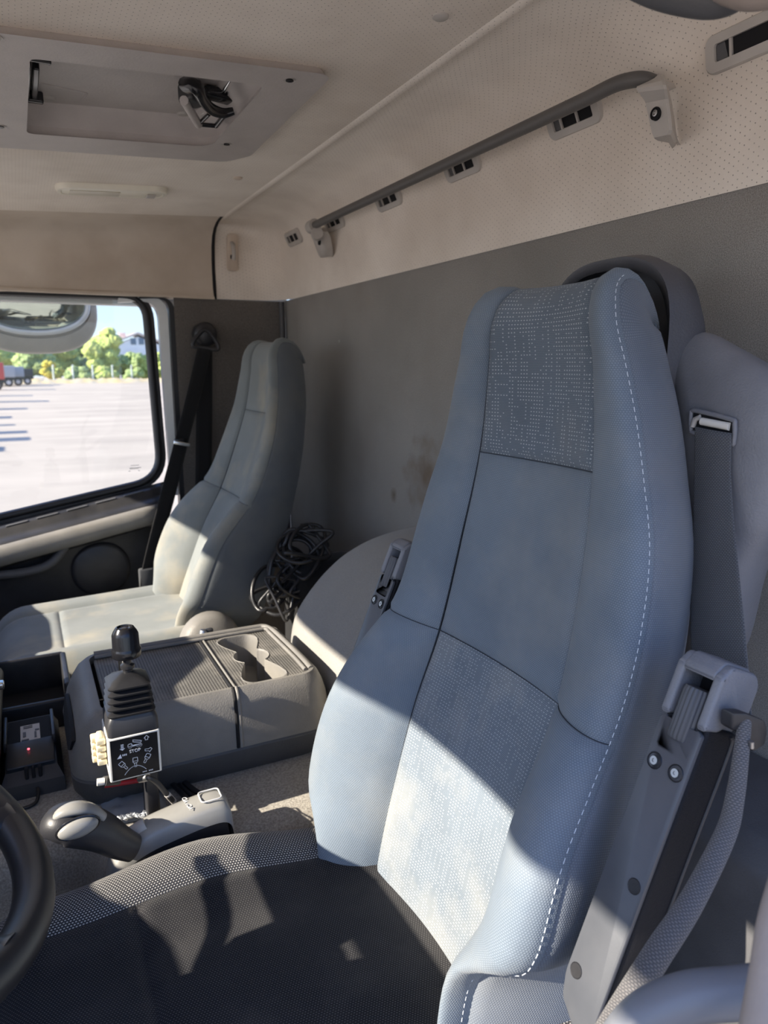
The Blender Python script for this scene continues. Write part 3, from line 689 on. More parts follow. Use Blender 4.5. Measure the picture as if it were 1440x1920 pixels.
# webbing from the slot down behind the armrest
wl = [at(1303, 800, X=SXP-0.004), at(1301, 900, X=0.640), at(1298, 1020, X=0.630), at(1294, 1150, X=0.615), at(1300, 1260, X=0.60), at(1330, 1400, X=0.58)]
wr = [at(1371, 812, X=SXP-0.004), at(1370, 900, X=0.638), at(1378, 1010, X=0.622), at(1392, 1150, X=0.600), at(1402, 1260, X=0.585), at(1410, 1385, X=0.565)]
wl, wr = catmull(wl, 6), catmull(wr, 6)
loft('seat_belt_webbing', [[a_.lerp(b_, t)+V(-0.003*math.sin(PI*t), 0, 0) for t in (0, .04, .2, .4, .6, .8, .96, 1)] for a_, b_ in zip(wl, wr)], M['gweb'], ds, thick=0.0014)
bg_ = [at(1375, 1338, Y=0.352), at(1400, 1338, Y=0.347), at(1436, 1352, Y=0.34), at(1440, 1372, Y=0.34), at(1436, 1398, Y=0.34), at(1412, 1412, Y=0.345), at(1404, 1385, Y=0.348), at(1372, 1368, Y=0.353)]
prism('belt_guide', bg_, (0, 0.012, 0), M['dustyblack'], ds, bev=0.002)
tube('guide_pin', [at(1409, 1390, Y=0.338), at(1409, 1402, Y=0.338)], 0.0022, M['steel'], ds, seg=8)
# braided roll down the outer edge of the backrest
rl = [at(1398, 1340, Y=0.352), at(1390, 1410, Y=0.343), at(1379, 1490, Y=0.335), at(1360, 1565, Y=0.330), at(1297, 1690, Y=0.320), at(1232, 1790, Y=0.315), at(1160, 1905, Y=0.310), at(1080, 2040, Y=0.30), at(1000, 2160, Y=0.30)]
tube('braided_edge_roll', catmull(rl, 8), lambda t: 0.0050+0.0050*min(1, t/0.6), M['roll'], ds, seg=20)
# buckle at the inner side of the cushion
bd = at(575, 1600, Y=0.955)
rb = Matrix.Rotation(math.radians(-28), 3, 'Y')
box('buckle', bd+V(0.018, 0, -0.012), (0.055, 0.022, 0.034), M['black'], ds, 0.005, rot=rb)
box('buckle_button', bd+V(-0.010, -0.004, 0.004), (0.022, 0.020, 0.022), M['redp'], ds, 0.003, rot=rb, label='red release button')
# folded armrests: plate, hollow cap, thumb wheel
def armrest(side, label, yoff, lift):
    """side -1: door side; the armrest stands upright beside the backrest"""
    yo = YD+side*yoff
    root = thing('folded_armrest', label, 'armrest', (0.40, yo, -0.62), 'armrests folded up beside the driver seat')
    A0, A1 = V(0.372, yo, -0.602), V(0.525, yo, -0.232)
    ax = (A1-A0).normalized(); A0 = A0+ax*lift; nn = V(-ax.z, 0, ax.x)
    def pt(l, y, d): return A0+ax*l+nn*d+V(0, y*(-side), 0)     # y>0 towards the seat
    hw = 0.0222
    def slab(nm, ol, y0, y1, mat, bev=0.004, label=None): return prism(nm, [pt(l, y0, d) for l, d in ol], V(0, -side*(y1-y0), 0), mat, root, bev, 3, label=label)
    slab('body', [(0.040, -0.001), (0.018, -0.012), (0.020, -0.033), (0.04, -0.038), (0.20, -0.043), (0.306, -0.045), (0.306, -0.001)], -hw, hw, M['armside'], 0.004, 'black side of the armrest')
    rib = [(0.035, -0.035), (0.19, -0.037), (0.29, -0.038), (0.303, -0.033)]
    tube('side_rib', catmull([pt(l, -hw-0.0004, d) for l, d in rib], 5), 0.0018, M['dustyblack'], root, seg=8)
    plo = round_poly([(-hw*0.98, 0.020), (-hw, 0.035), (-hw, 0.298), (-0.0150, 0.302), (-0.0150, 0.272), (0.0150, 0.272), (0.0150, 0.302), (hw, 0.298), (hw, 0.050), (hw*0.75, 0.030), (-hw*0.5, 0.012)], [0.004, 0.004, 0.003, 0.002, 0.003, 0.003, 0.002, 0.003, 0.01, 0.01, 0.01], 3)
    prism('plate', [pt(l, y, 0.000) for y, l in plo], nn*0.005, M['armplate'], root, 0.0014, 2, label='grey front plate')
    cheek = round_poly([(0.302, 0.007), (0.350, 0.007), (0.362, -0.002), (0.362, -0.038), (0.352, -0.046), (0.306, -0.046), (0.318, -0.030), (0.304, -0.014)], [0.004, 0.006, 0.008, 0.012, 0.010, 0.004, 0.02, 0.01], 4)
    slab('cap_cheek', cheek, -hw-0.0015, -0.0142, M['shell'], 0.003); slab('cap_cheek', cheek, 0.0142, hw+0.0015, M['shell'], 0.003)
    slab('cap', round_poly([(0.305, -0.024), (0.346, -0.024), (0.346, 0.007), (0.352, 0.007), (0.364, -0.002), (0.364, -0.038), (0.352, -0.047), (0.305, -0.045)], [0.002, 0.002, 0.002, 0.006, 0.008, 0.012, 0.01, 0.004], 4), -0.0160, 0.0160, M['shell'], 0.002)
    slab('pocket_floor', [(0.27, -0.024), (0.345, -0.024), (0.345, -0.022), (0.27, -0.022)], -0.0146, 0.0146, M['dark'], 0.0)
    bm = bmesh.new(); o_ = pt(0.285, 0, -0.004); ns = 18
    prof = []
    for j in range(ns*6):
        t = 2*PI*j/(ns*6); prof.append((t, 0.0135*(1-0.08*(0.5+0.5*math.cos(ns*t))**2)))
    s2 = V(0, 1, 0)
    rows = [[o_+ax*h+(s2*math.cos(t)+nn*math.sin(t))*r*f_ for t, r in prof] for h, f_ in ((0.0, 0.02), (0.0, 0.9), (0.003, 1.0), (0.044, 1.0), (0.048, 0.92), (0.049, 0.02))]
    grid_into(bm, rows, True); from_bm('thumb_wheel', bm, M['wheelgrey'], root, 50, label='ribbed thumb wheel')
    lathe('wheel_shaft', [(0.0065, 0.0), (0.0065, 0.022), (0.008, 0.022), (0.008, 0.026)], pt(0.262, 0, -0.004), M['steel'], root, axis=ax, seg=16, label='shiny steel shaft')
    for y, l in ((0.0115, 0.259), (-0.0115, 0.259)):
        lathe('screw', [(0.0065, 0.0), (0.0072, 0.0012), (0.0078, 0.0), (0.0, -0.001)], pt(l, y, 0.0050), M['black'], root, axis=nn, seg=16)
        lathe('screw', [(0.0040, 0.0), (0.0038, 0.0014), (0.0016, 0.0014), (0.0014, 0.0004), (0.0, 0.0004)], pt(l, y, 0.0052)+nn*0.0002, M['steel'], root, axis=nn, seg=14, label='steel screw head')
    for y, l in ((-0.012, 0.155), (0.012, 0.058)):
        lathe('screw_hole', [(0.0056, 0.0), (0.0064, 0.0007), (0.0068, 0.0002), (0.005, 0.0003), (0.0, 0.0)], pt(l, y, 0.0052), M['black'], root, axis=nn, seg=16)
    return root
armrest(-1, 'black folded-up armrest with ribbed thumb wheel on the door side of the driver seat', 0.289, 0.020)
armrest(1, 'armrest end with ribbed wheel peeking out behind the far side of the driver seat', 0.262, 0.004)
# passenger seat: same backrest leaning further back
pv, ang = V(0.493, 0, -0.36), math.radians(8.0)
cs, sn = math.cos(ang), math.sin(ang)
def xf_p(v):
    d = (v-pv)*0.955; return V(0.507+d.x*cs+d.z*sn, v.y, -0.350-d.x*sn+d.z*cs)
ps = thing('passenger_seat', 'faded grey blue passenger seat beside the far side window', 'seat', (0.25, YP, -EYE_Z))
make_backrest(ps, YP, xf_p, dict(head=M['pseat'], plain=M['pseat'], lumbar=M['pseat'], side=M['pseatside'], back=M['pseatside']), None)
cushion_part(ps, YP, -0.125, 0.42, -0.685, 0.262, 0.024, 0.018, dict(c=M['pseat'], f=M['pseat'], b=M['pseat'], s=M['pseatside']), 0.155, 0.045, 0.09)
box('base', (0.16, YP, -0.97), (0.42, 0.40, 0.30), M['black'], ps, 0.02)
rc = at(395, 1172, Y=1.66)
lathe('recliner_cover', [(0.0, 0.03), (0.035, 0.029), (0.06, 0.022), (0.072, 0.008), (0.075, -0.02)], rc+V(0, 0, -0.045), M['console'], ps, axis=(0, -1, 0.15), seg=32, label='round beige grey hinge cover')
# ------------------------------------------------------------------ things fixed to the cab
def planar_uv(o):
    me = o.data; u = me.uv_layers.new(name='UVMap') if not me.uv_layers else me.uv_layers[0]
    for l in me.loops:
        c = me.vertices[l.vertex_index].co; u.data[l.index].uv = (c.x, c.y)
# curved windscreen header and the dashboard (they cast the shade over the seats)
def front_x(y): return -0.88+0.14*((y-1.3)/0.85)**2
rows = []
for y_ in frange(0.14, 2.40, 30):
    xe = front_x(y_); rows.append([(xe-0.12, y_, 0.36), (xe-0.10, y_, 0.315), (xe-0.03, y_, 0.301), (xe, y_, 0.300), (xe+0.05, y_, 0.315), (xe+0.16, y_, 0.352), (xe+0.22, y_, 0.366)])
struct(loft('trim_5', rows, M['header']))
dash = thing('dashboard', 'dark dashboard edge at the left, in front of both seats', 'dashboard', (-0.7, 1.28, -EYE_Z))
rows = []
for y_ in frange(0.2, 2.36, 40):
    hood = 0.035*math.exp(-((y_-0.68)/0.24)**4)
    rows.append([(-0.95, y_, -0.44), (-0.85, y_, -0.40+hood), (-0.60, y_, -0.395+hood), (-0.475, y_, -0.392+hood), (-0.45, y_, -0.41+hood*0.6), (-0.46, y_, -0.50), (-0.50, y_, -0.62), (-0.56, y_, -0.85), (-0.6, y_, -1.10)])
loft('top_pad', rows, M['darkgrey'], dash, smooth=60)
cx_ = at(16, 1300, Y=1.36).x
prism('centre_panel', [(-0.48, 1.20, -0.50), (cx_-0.14, 1.20, -0.50), (cx_-0.012, 1.20, -0.60), (cx_-0.03, 1.20, -0.715), (-0.48, 1.20, -0.715)], (0, 0.36, 0), M['black'], dash, 0.012, 3)
box('switch_rib', at(14, 1282, Y=1.36)+V(-0.03, 0, 0), (0.05, 0.02, 0.012), M['chrome'], dash, 0.003)
dsn = thing('dash_shade_panel', 'unseen dark panel added on the dashboard to shade the console', 'shade panel', (-0.45, 1.3, -0.40))  # added out of view to block the sun over console and tunnel
so = round_poly([(1.075, -0.388), (1.50, -0.388), (1.50, -0.22), (1.46, -0.14), (1.30, -0.14), (1.20, -0.185), (1.12, -0.185), (1.065, -0.20)], [0.01, 0.01, 0.05, 0.05, 0.05, 0.05, 0.05, 0.03], 5)  # outline drawn for the shadow it throws
prism('housing', [(-0.46+0.1*(z_+0.43), y_, z_) for y_, z_ in so], (-0.03, 0, 0), M['black'], dsn, 0.004)
# steering wheel
sw = thing('steering_wheel', 'black steering wheel rim at the left edge over the driver cushion', 'steering wheel', (-0.23, YD, -0.46))
tl = math.radians(30); R_ = 0.222
wc = V(-0.222, YD, -0.376); e1 = V(0, 1, 0); e2 = V(math.cos(tl), 0, -math.sin(tl)); wn_ = e1.cross(e2).normalized()
wn_ = wn_ if wn_.z > 0 else -wn_
def wp(a_, r=R_, h=0.0): return wc+e1*math.cos(a_)*r+e2*math.sin(a_)*r+wn_*h
tube('rim', [wp(2*PI*i/96) for i in range(96)], 0.0185, M['rubber'], sw, seg=18, closed=True, smooth=180)
lathe('hub', [(0.0, 0.006), (0.05, 0.004), (0.075, -0.004), (0.085, -0.02), (0.08, -0.05), (0.05, -0.07)], wc-wn_*0.03, M['black'], sw, axis=wn_, seg=32)
for a_ in (25, 70, 110, 155):
    a_ = math.radians(a_ if a_ not in (70, 110) else a_)
for a_ in (math.radians(8), math.radians(172), math.radians(62), math.radians(118)):
    pts = [wp(a_, 0.07, -0.035), wp(a_, 0.12, -0.034), wp(a_, 0.17, -0.022), wp(a_, 0.205, -0.006), wp(a_, 0.222, 0.0)]
    tube('spoke', catmull(pts, 5), lambda t: 0.020-0.006*math.sin(PI*t), M['rubber'], sw, seg=14, flatx=1.3)
tube('column', [wc-wn_*0.06, wc-wn_*0.30+V(-0.06, 0, 0)], 0.05, M['black'], sw, seg=20)
tube('stalk', [wc-wn_*0.10+V(0, 0.05, 0), wc-wn_*0.085+V(0.03, 0.15, 0), wc-wn_*0.07+V(0.04, 0.20, 0)], 0.008, M['black'], sw, seg=10)
# roof hatch
ht = thing('roof_hatch', 'grey plastic roof hatch with a black latch set in the ceiling', 'hatch', (0.22, 1.34, ceil_z(0.22)-0.02))
def cp(x_, y_, d): return V(x_, y_, ceil_z(x_)-d)
def hp_out(o_, d): return [cp(x_, y_, d) for x_, y_ in o_]
ox0, ox1, oy0, oy1 = -0.022, 0.462, 1.088, 1.596
outl = round_poly([(ox0, oy0), (ox1-0.006, oy0), (ox1+0.004, oy1-0.055), (ox1-0.03, oy1), (ox0, oy1)], [0.02, 0.02, 0.03, 0.03, 0.02], 6)
inl = round_poly([(hx0+0.004, hy0+0.005), (hx1-0.006, hy0+0.005), (hx1-0.006, hy1-0.03), (hx1-0.03, hy1-0.006), (hx0+0.004, hy1-0.006)], [0.018, 0.03, 0.04, 0.04, 0.024], 6)
rows = [hp_out(off(outl, 0.006), -0.002), hp_out(outl, 0.004), hp_out(off(outl, -0.004), 0.0115), hp_out(off(outl, -0.008), 0.013)]
rows += [[a_.lerp(b_, t)+V(0, 0, 0) for a_, b_ in zip(hp_out(off(outl, -0.008), 0.013), hp_out(off(inl, 0.006), 0.013))] for t in (0.5, 1.0)]
rows += [hp_out(inl, 0.012), hp_out(off(inl, -0.004), 0.008), hp_out(off(inl, -0.006), -0.004)]
sh = round_poly([(hx0+0.008, hy0-0.03), (0.352, hy0-0.03), (0.352, hy1-0.075), (0.338, hy1-0.026), (hx0+0.010, hy1-0.024)], [0.018, 0.03, 0.03, 0.04, 0.02], 6)
rows += [[a_.lerp(b_, t) for a_, b_ in zip(hp_out(off(inl, -0.006), -0.004), hp_out(sh, -0.030))] for t in (0.3, 0.7, 1.0)]+[hp_out(off(sh, 0.003), -0.034), hp_out(off(sh, 0.006), -0.044)]
loft('frame', [list(r) for r in rows], M['hatch'], ht, closed=True, smooth=50)
lid = [cp(x_, y_, -0.036) for x_, y_ in round_poly([(0.0, 1.04), (0.42, 1.04), (0.42, 1.55), (0.0, 1.55)], 0.03, 4)]
prism('lid', lid, (0, 0, 0.012), M['hatch'], ht)
tube('lid_bead', [cp(x_, y_, -0.030) for x_, y_ in off(sh, -0.004)], 0.0022, M['chrome'], ht, seg=8, closed=True, label='thin shiny bead around the lid')
# raised rib and step on the lid
rb_ = catmull([at(75, 160, Y=1.40)]*1+[at(60, 155, Z=0.49)], 1)
def lidp(px, py): 
    d = ray(px, py); return d*((CZ0+0.036-CM*CX0)/(d.z-CM*d.x))
for pts in ([lidp(62, 152), lidp(110, 163), lidp(158, 173), lidp(161, 178), lidp(153, 187)], [lidp(180, 98), lidp(177, 114)]):
    tube('lid_rib', catmull(pts, 4), 0.0018, M['hatch'], ht, seg=8)
for px, py in ((91, 184), (343, 213)): lathe('lid_button', [(0.0, 0.004), (0.009, 0.0035), (0.012, 0.0)], lidp(px, py), M['grey'], ht, axis=(0, 0, -1), seg=18)
# left guide rail with black bracket
a_, b_ = lidp(52, 108), lidp(56, 168)
box('guide_rail', (a_+b_)/2+V(-0.004, 0, -0.008), (0.010, (b_-a_).length, 0.014), M['chrome'], ht, 0.003, label='shiny rail at the left side of the hatch')
box('guide_rail', (a_+b_)/2+V(0.008, 0, -0.007), (0.009, (b_-a_).length, 0.016), M['gloss'], ht, 0.002, label='black rail at the left side of the hatch')
box('rail_bracket', lidp(62, 172)+V(0, 0, -0.008), (0.030, 0.014, 0.018), M['gloss'], ht, 0.003)
box('rail_bracket', lidp(66, 98)+V(0.004, 0.003, -0.006), (0.034, 0.008, 0.012), M['gloss'], ht, 0.002)
# right arm and latch
tube('arm', [lidp(448, 132)+V(0, 0, -0.006), lidp(420, 168)+V(0, 0, -0.012)], 0.0045, M['gloss'], ht, seg=10)
tube('arm', [lidp(440, 130)+V(0, 0, -0.006), lidp(412, 166)+V(0, 0, -0.012)], 0.0025, M['chrome'], ht, seg=8, label='shiny edge of the arm')
la = lidp(385, 200)
def lp(px, py, d): 
    dd = ray(px, py); return dd*((CZ0+0.036-d-CM*CX0)/(dd.z-CM*dd.x))
box('latch_base', lp(408, 178, 0.012), (0.055, 0.030, 0.016), M['gloss'], ht, 0.004, rot=Matrix.Rotation(0.25, 3, 'Z'))
box('latch_body', lp(362, 178, 0.020), (0.040, 0.036, 0.030), M['black'], ht, 0.006, rot=Matrix.Rotation(0.5, 3, 'Z'))
hook = catmull([lp(352, 160, 0.026), lp(368, 163, 0.034), lp(380, 185, 0.040), lp(396, 204, 0.044), lp(418, 212, 0.044), lp(438, 208, 0.040)], 5)
tube('latch_hook', hook, lambda t: 0.012-0.0075*t, M['gloss'], ht, seg=12, flatx=1.4)
fr = [lp(345, 188, 0.034), lp(372, 233, 0.034), lp(405, 236, 0.034), lp(424, 212, 0.034)]
tube('latch_cage', [fr[0], fr[1]], 0.0075, M['hatch'], ht, seg=10, label='grey strut of the latch')
tube('latch_cage', [fr[1], fr[2]], 0.004, M['gloss'], ht, seg=8); tube('latch_cage', [fr[2], fr[3]], 0.0045, M['gloss'], ht, seg=8)
tube('latch_cage', [lp(392, 214, 0.034), fr[1]], 0.0035, M['gloss'], ht, seg=8)
for px, py in ((543, 150), (425, 270), (0, 237), (-10, 70)):
    s_ = thing  # screw parts of the frame
    o_ = atc(px, py, 0.0132)
    lathe('screw', [(0.0095, -0.0002), (0.0095, 0.0006), (0.0075, 0.0), (0.0, -0.0002)], o_, M['grey'], ht, axis=(0, 0, -1), seg=16)
    lathe('screw', [(0.006, 0.0), (0.006, 0.0014), (0.003, 0.0016), (0.0, 0.0010)], o_+V(0, 0, -0.0002), M['gloss'], ht, axis=(0, 0, -1), seg=12, label='dark screw head')
# interior lamp
lc = (atc(107, 345)+atc(308, 360))/2
lm = thing('ceiling_lamp', 'long cream interior lamp on the ceiling above the passenger window', 'lamp', lc)
def ln_ring(w_, h_, r_, d): return [cp(lc.x+p[0], lc.y+p[1], d) for p in rrect(w_, h_, r_, 6)]
LW, LH = 0.258, 0.088
loft('bezel', [ln_ring(LW, LH, 0.036, -0.002), ln_ring(LW, LH, 0.036, 0.006), ln_ring(LW-0.006, LH-0.006, 0.034, 0.012), ln_ring(LW-0.022, LH-0.022, 0.026, 0.013), ln_ring(LW-0.026, LH-0.026, 0.024, 0.008)], M['lens'], lm, closed=True, smooth=50)
prism('lens', ln_ring(LW-0.024, LH-0.024, 0.024, 0.0075), (0, 0, -0.005), M['lens'], lm, 0.002)
prism('ridged_lens', [cp(lc.x+dx, lc.y+dy, 0.0128) for dx, dy in ((-0.10, -0.022), (0.015, -0.022), (0.015, 0.024), (-0.10, 0.024))], (0, 0, -0.002), M['lensridge'], lm, 0.001, label='ridged reading part of the lens')
prism('switch', [cp(lc.x+dx, lc.y+dy, 0.0128) for dx, dy in ((0.078, -0.014), (0.100, -0.014), (0.100, 0.016), (0.078, 0.016))], (0, 0, -0.005), M['grey'], lm, 0.002)
for (px, py), lab in (((826, 30), 'small round beige plug in the ceiling beside the roof ridge, above the rail'), ((446, 333), 'small round plug in the ceiling between the roof hatch and the ridge')):
    o_ = atc(px, py)
    setp(lathe('ceiling_plug', [(0.0, 0.004), (0.008, 0.0038), (0.0105, 0.002), (0.011, -0.001)], o_, M['grey'] if px > 500 else M['liner_plain'], axis=(0, 0, -1), seg=24), lab, 'plug', 'ceiling plugs')
# air outlets on the rear headliner panel
def rear_surf(px, py):
    d = ray(px, py); best = None
    for (x0, z0), (x1, z1) in zip(rp_[4:], rp_[5:]):
        den = d.x*(z1-z0)-d.z*(x1-x0)
        if abs(den) < 1e-9: continue
        u = (d.z*x0-d.x*z0)/den; t = (x0+u*(x1-x0))/d.x
        if -0.02 <= u <= 1.02 and t > 0: best = (d*t, V(x1-x0, 0, z1-z0).normalized())
    return best
vl = ['air outlet in the far corner, left of the rail end bracket', 'air outlet just right of the far rail bracket', 'third air outlet from the far corner, under the grab rail', 'fourth air outlet from the far corner, under the grab rail', 'fifth air outlet from the far corner, left of the near rail bracket', 'large nearest air outlet at the right edge, right of the rail bracket']
vents = []
for i, (px, py) in enumerate([(552, 445), (628, 415), (730, 372), (868, 310), (1078, 218), (1408, 74)]):
    p, t = rear_surf(px, py); p.y = [2.15, 1.845, 1.54, 1.235, 0.93, 0.625][i] if False else p.y
    nn = V(t.z, 0, -t.x); nn = nn if nn.x < 0 else -nn
    r = thing('air_vent', 'light grey slotted '+vl[i], 'vent', p, 'air outlets in the rear headliner')
    wv, hv = 0.118, 0.044
    def vp(y_, z_, d): return p+V(0, -y_, 0)+t*(-z_)+nn*d
    o2 = rrect(wv, hv, 0.012, 5); i2 = rrect(wv-0.030, 0.020, 0.003, 5)
    loft('frame', [[vp(a_, b_, d) for a_, b_ in q] for q, d in ((o2, -0.006), (o2, 0.005), ([(a_*0.97, b_*0.93) for a_, b_ in o2], 0.0078), (i2, 0.0085), ([(a_*0.985, b_*0.95) for a_, b_ in i2], 0.006), (i2, 0.0035))], M['grey'], r, closed=True, smooth=40)
    prism('slot', [vp(a_, b_, 0.0046) for a_, b_ in rrect(wv-0.029, 0.021, 0.002, 3)], nn*-0.001, M['dark'], r)
    for y_ in (-0.026, 0.010) if i != 5 else (-0.022, 0.030):
        prism('slot_bar', [vp(y_+a_, b_, 0.0075) for a_, b_ in ((-0.0018, -0.0105), (0.0018, -0.0105), (0.0018, 0.0105), (-0.0018, 0.0105))], nn*-0.004, M['grey'], r)
    prism('inner_flap', [vp(-0.043+a_, b_, 0.0052) for a_, b_ in ((0, -0.009), (0.016, -0.009), (0.012, 0.009), (0, 0.009))], nn*-0.001, M['darkgrey'], r)
# curtain / grab rail
RX = 0.752
gr = thing('grab_rail', 'dark grey rail running along the rear headliner between two pale brackets', 'rail', (RX, 1.31, 0.375))
path = [at(588, 423, X=RX), at(610, 413, X=RX), at(890, 283, X=RX), at(1100, 185, X=RX), at(1150, 160, X=RX), at(1180, 151, X=RX+0.004), at(1205, 149, X=RX+0.012), at(1228, 156, X=RX+0.026)]
pts = [path[0].lerp(path[3], i/20) for i in range(20)]+catmull(path[3:], 6)
tube('rail_tube', pts, 0.0098, M['railtube'], gr, seg=16)
def bracket(px, label, f_, par):
    rt, rb2, bt, bb = px
    # side profile lofted across Y: top saddle, waist, foot against the wall
    rows = []
    for (pxx, pyy), (qx, qy), xo in f_:
        a_ = at(pxx, pyy, X=xo); b_ = at(qx, qy, X=xo)
        m_ = (a_+b_)/2; h_ = (b_-a_)/2
        rows.append([m_+V(0.022, -h_.y*-1.02, h_.z*-1.0), m_-h_*1.0+V(0.004, 0, 0), m_-h_*0.8+V(-0.004, 0, 0), m_+V(-0.006, 0, 0), m_+h_*0.8+V(-0.004, 0, 0), m_+h_+V(0.004, 0, 0), m_+V(0.022, h_.y*1.02, h_.z)])
    return loft(label, rows, M['grey'], par, smooth=50)
rows = []
for (lx, ly), (rx_, ry_), xo in (((1224, 148), (1236, 138), 0.775), ((1214, 153), (1241, 139), 0.762), ((1192, 163), (1243, 150), 0.750), ((1191, 167), (1245, 158), 0.7485), ((1195, 174), (1247, 166), 0.750), ((1206, 189), (1249, 179), 0.760), ((1208, 194), (1250, 185), 0.764), ((1214, 222), (1254, 212), 0.768), ((1220, 250), (1257, 243), 0.772), ((1224, 259), (1254, 252), 0.774), ((1230, 263), (1248, 258), 0.779)):
    l_, r_ = at(lx, ly, X=xo), at(rx_, ry_, X=xo)
    rows.append([l_+V(0.05, 0, 0), l_+V(0.004, 0.0005, 0), l_+V(0, -0.002, 0), l_.lerp(r_, 0.5), r_+V(0, 0.002, 0), r_+V(0.004, 0.0005, 0), r_+V(0.046, 0.030, 0)])
rows.append([rows[-1][3]+V(0.012, 0, 0)]*7)
rows.insert(0, [sum(rows[0], Vector())/7]*7)
loft('near_bracket', rows, M['grey'], gr, smooth=28)
o_ = at(1229, 213, X=0.7655)
lathe('bracket_screw', [(0.0, 0.0006), (0.0062, 0.0006), (0.0066, 0.0016), (0.0078, 0.0014), (0.0082, -0.003)], o_, M['dark'], gr, axis=(-1, 0, 0), seg=18)
lathe('bracket_screw', [(0.0042, 0.0), (0.0040, 0.0026), (0.0026, 0.003), (0.0022, 0.0016), (0.0, 0.0016)], o_+V(0.0, -0.001, 0), M['steel'], gr, axis=(-1, 0, 0), seg=14, label='steel screw head')
q0 = at(588, 424, X=RX)
tube('end_fitting', [q0+V(0, 0.020, 0), q0+V(0, -0.012, 0)], 0.0175, M['grey'], gr, seg=18)
tube('end_fitting', [q0+V(0.002, -0.020, -0.02), q0+V(0.01, 0.002, -0.022)], 0.016, M['grey'], gr, seg=16)
bracket((0, 0, 0, 0), 'far_bracket', [((578, 432), (594, 428), 0.765), ((583, 440), (601, 434), 0.768), ((588, 452), (606, 444), 0.778), ((593, 466), (609, 460), 0.786), ((598, 478), (611, 474), 0.794), ((602, 483), (610, 481), 0.802)], gr)
lathe('bracket_screw', [(0.0, 0.001), (0.006, 0.001), (0.007, -0.003)], at(598, 455, X=0.768), M['dark'], gr, axis=(-1, 0, 0), seg=14)
# coat hook in its recess
ch = at(437, 474, Y=2.37)
hk = thing('coat_hook', 'small pale coat hook in the far corner panel of the headliner', 'hook', ch)
prism('base_plate', [ch+V(x_, 0.018, z_) for x_, z_ in round_poly([(-0.018, -0.055), (0.018, -0.055), (0.022, 0.06), (-0.014, 0.06)], 0.012, 4)], (0, -0.01, 0), M['liner_plain'], hk, 0.002)
tube('hook', catmull([ch+V(0, 0.008, 0.03), ch+V(-0.002, -0.012, 0.02), ch+V(-0.002, -0.016, -0.006), ch+V(-0.002, -0.010, -0.022)], 5), 0.0065, M['grey'], hk, seg=10)
box('hook_slot', ch+V(-0.002, 0.006, -0.012), (0.010, 0.006, 0.012), M['dark'], hk, 0.001)
# overhead handle at the very top of the frame, near the open door
oh = thing('overhead_handle', 'blurred dark grey rounded handle hanging in at the top edge, right', 'handle', (0.28, 0.42, 0.36))
pts = [ray(1150, -60)*0.52, ray(1225, -22)*0.52, ray(1290, -4)*0.52, ray(1345, 0)*0.515, ray(1385, -18)*0.51, ray(1410, -60)*0.51]
tube('grip', catmull(pts, 6), 0.0115, M['darkgrey'], oh, seg=16, flatx=1.2)
pts = [ray(1360, -36)*0.50, ray(1410, -22)*0.49, ray(1470, -30)*0.48]
tube('grip_end', catmull(pts, 6), 0.0135, M['leather'], oh, seg=14, label='beige end of the handle')
tube('mount', [ray(1150, -60)*0.52, V(0.20, 0.40, ceil_z(0.20)+0.004)], 0.011, M['darkgrey'], oh, seg=12)
tube('mount', [ray(1470, -30)*0.48, V(0.375, 0.30, ceil_z(0.375)+0.004)], 0.012, M['leather'], oh, seg=12)
# entry handle and padded door post at lower right
eh = thing('entry_handle', 'curved grey metal tube crossing the lower right corner', 'handle', (0.33, 0.24, -EYE_Z))
pts = [ray(1120, 2040)*0.47, ray(1165, 1960)*0.46, ray(1215, 1905)*0.455, ray(1290, 1872)*0.45, ray(1380, 1862)*0.445, ray(1480, 1850)*0.44]
tube('tube', catmull(pts, 8), 0.0148, M['tube'], eh, seg=24)
tube('post', [ray(1120, 2040)*0.47, V(0.30, 0.28, -EYE_Z)], 0.0148, M['tube'], eh, seg=16)
pg = thing('padded_grip', 'beige leather padded upright grip at the right edge', 'grip', (0.40, 0.2, -EYE_Z))
pts = [ray(1490, 1640)*0.40, ray(1462, 1740)*0.395, ray(1448, 1830)*0.39, ray(1432, 1920)*0.385, ray(1415, 2040)*0.38]
tube('padding', catmull(pts, 6), 0.0085, M['leather'], pg, seg=16, flatx=1.4)
tube('core', [pts[-1], V(0.35, 0.14, -EYE_Z)], 0.008, M['darkgrey'], pg, seg=10)
# rear engine hump under a grey cover
hm = thing('padded_hump', 'rounded grey padded hump against the rear wall between the two seats', 'cover', (0.64, 1.3, TZ))
hprof = [(0.488, TZ), (0.488, -0.645), (0.490, -0.595), (0.503, -0.545), (0.532, -0.500), (0.578, -0.450), (0.635, -0.407), (0.70, -0.380), (0.77, -0.366), (0.825, -0.362)]
hpp = catmull([V(a_, 0, b_) for a_, b_ in hprof], 4)
def hrow(y, f_):
    g = (1-f_**2.6)**(1/2.6)
    return [V(0.83+(p.x-0.83)*(0.30+0.70*g), y, TZ+(p.z-TZ)*(0.10+0.90*g)) for p in hpp]
YA, YB, YE = 1.05, 1.345, 0.24
rows = [hrow(YA-0.1*math.sin(t), math.sin(t)) for t in [PI/2*(1-i/8) for i in range(8)]]
rows += [hrow(YA+(YB-YA)*i/10, 0) for i in range(11)]
rows += [hrow(YB+YE*math.sin(t), math.sin(t)) for t in [PI/2*i/14 for i in range(1, 15)]]
loft('cover', rows, M['hump'], hm, smooth=80)
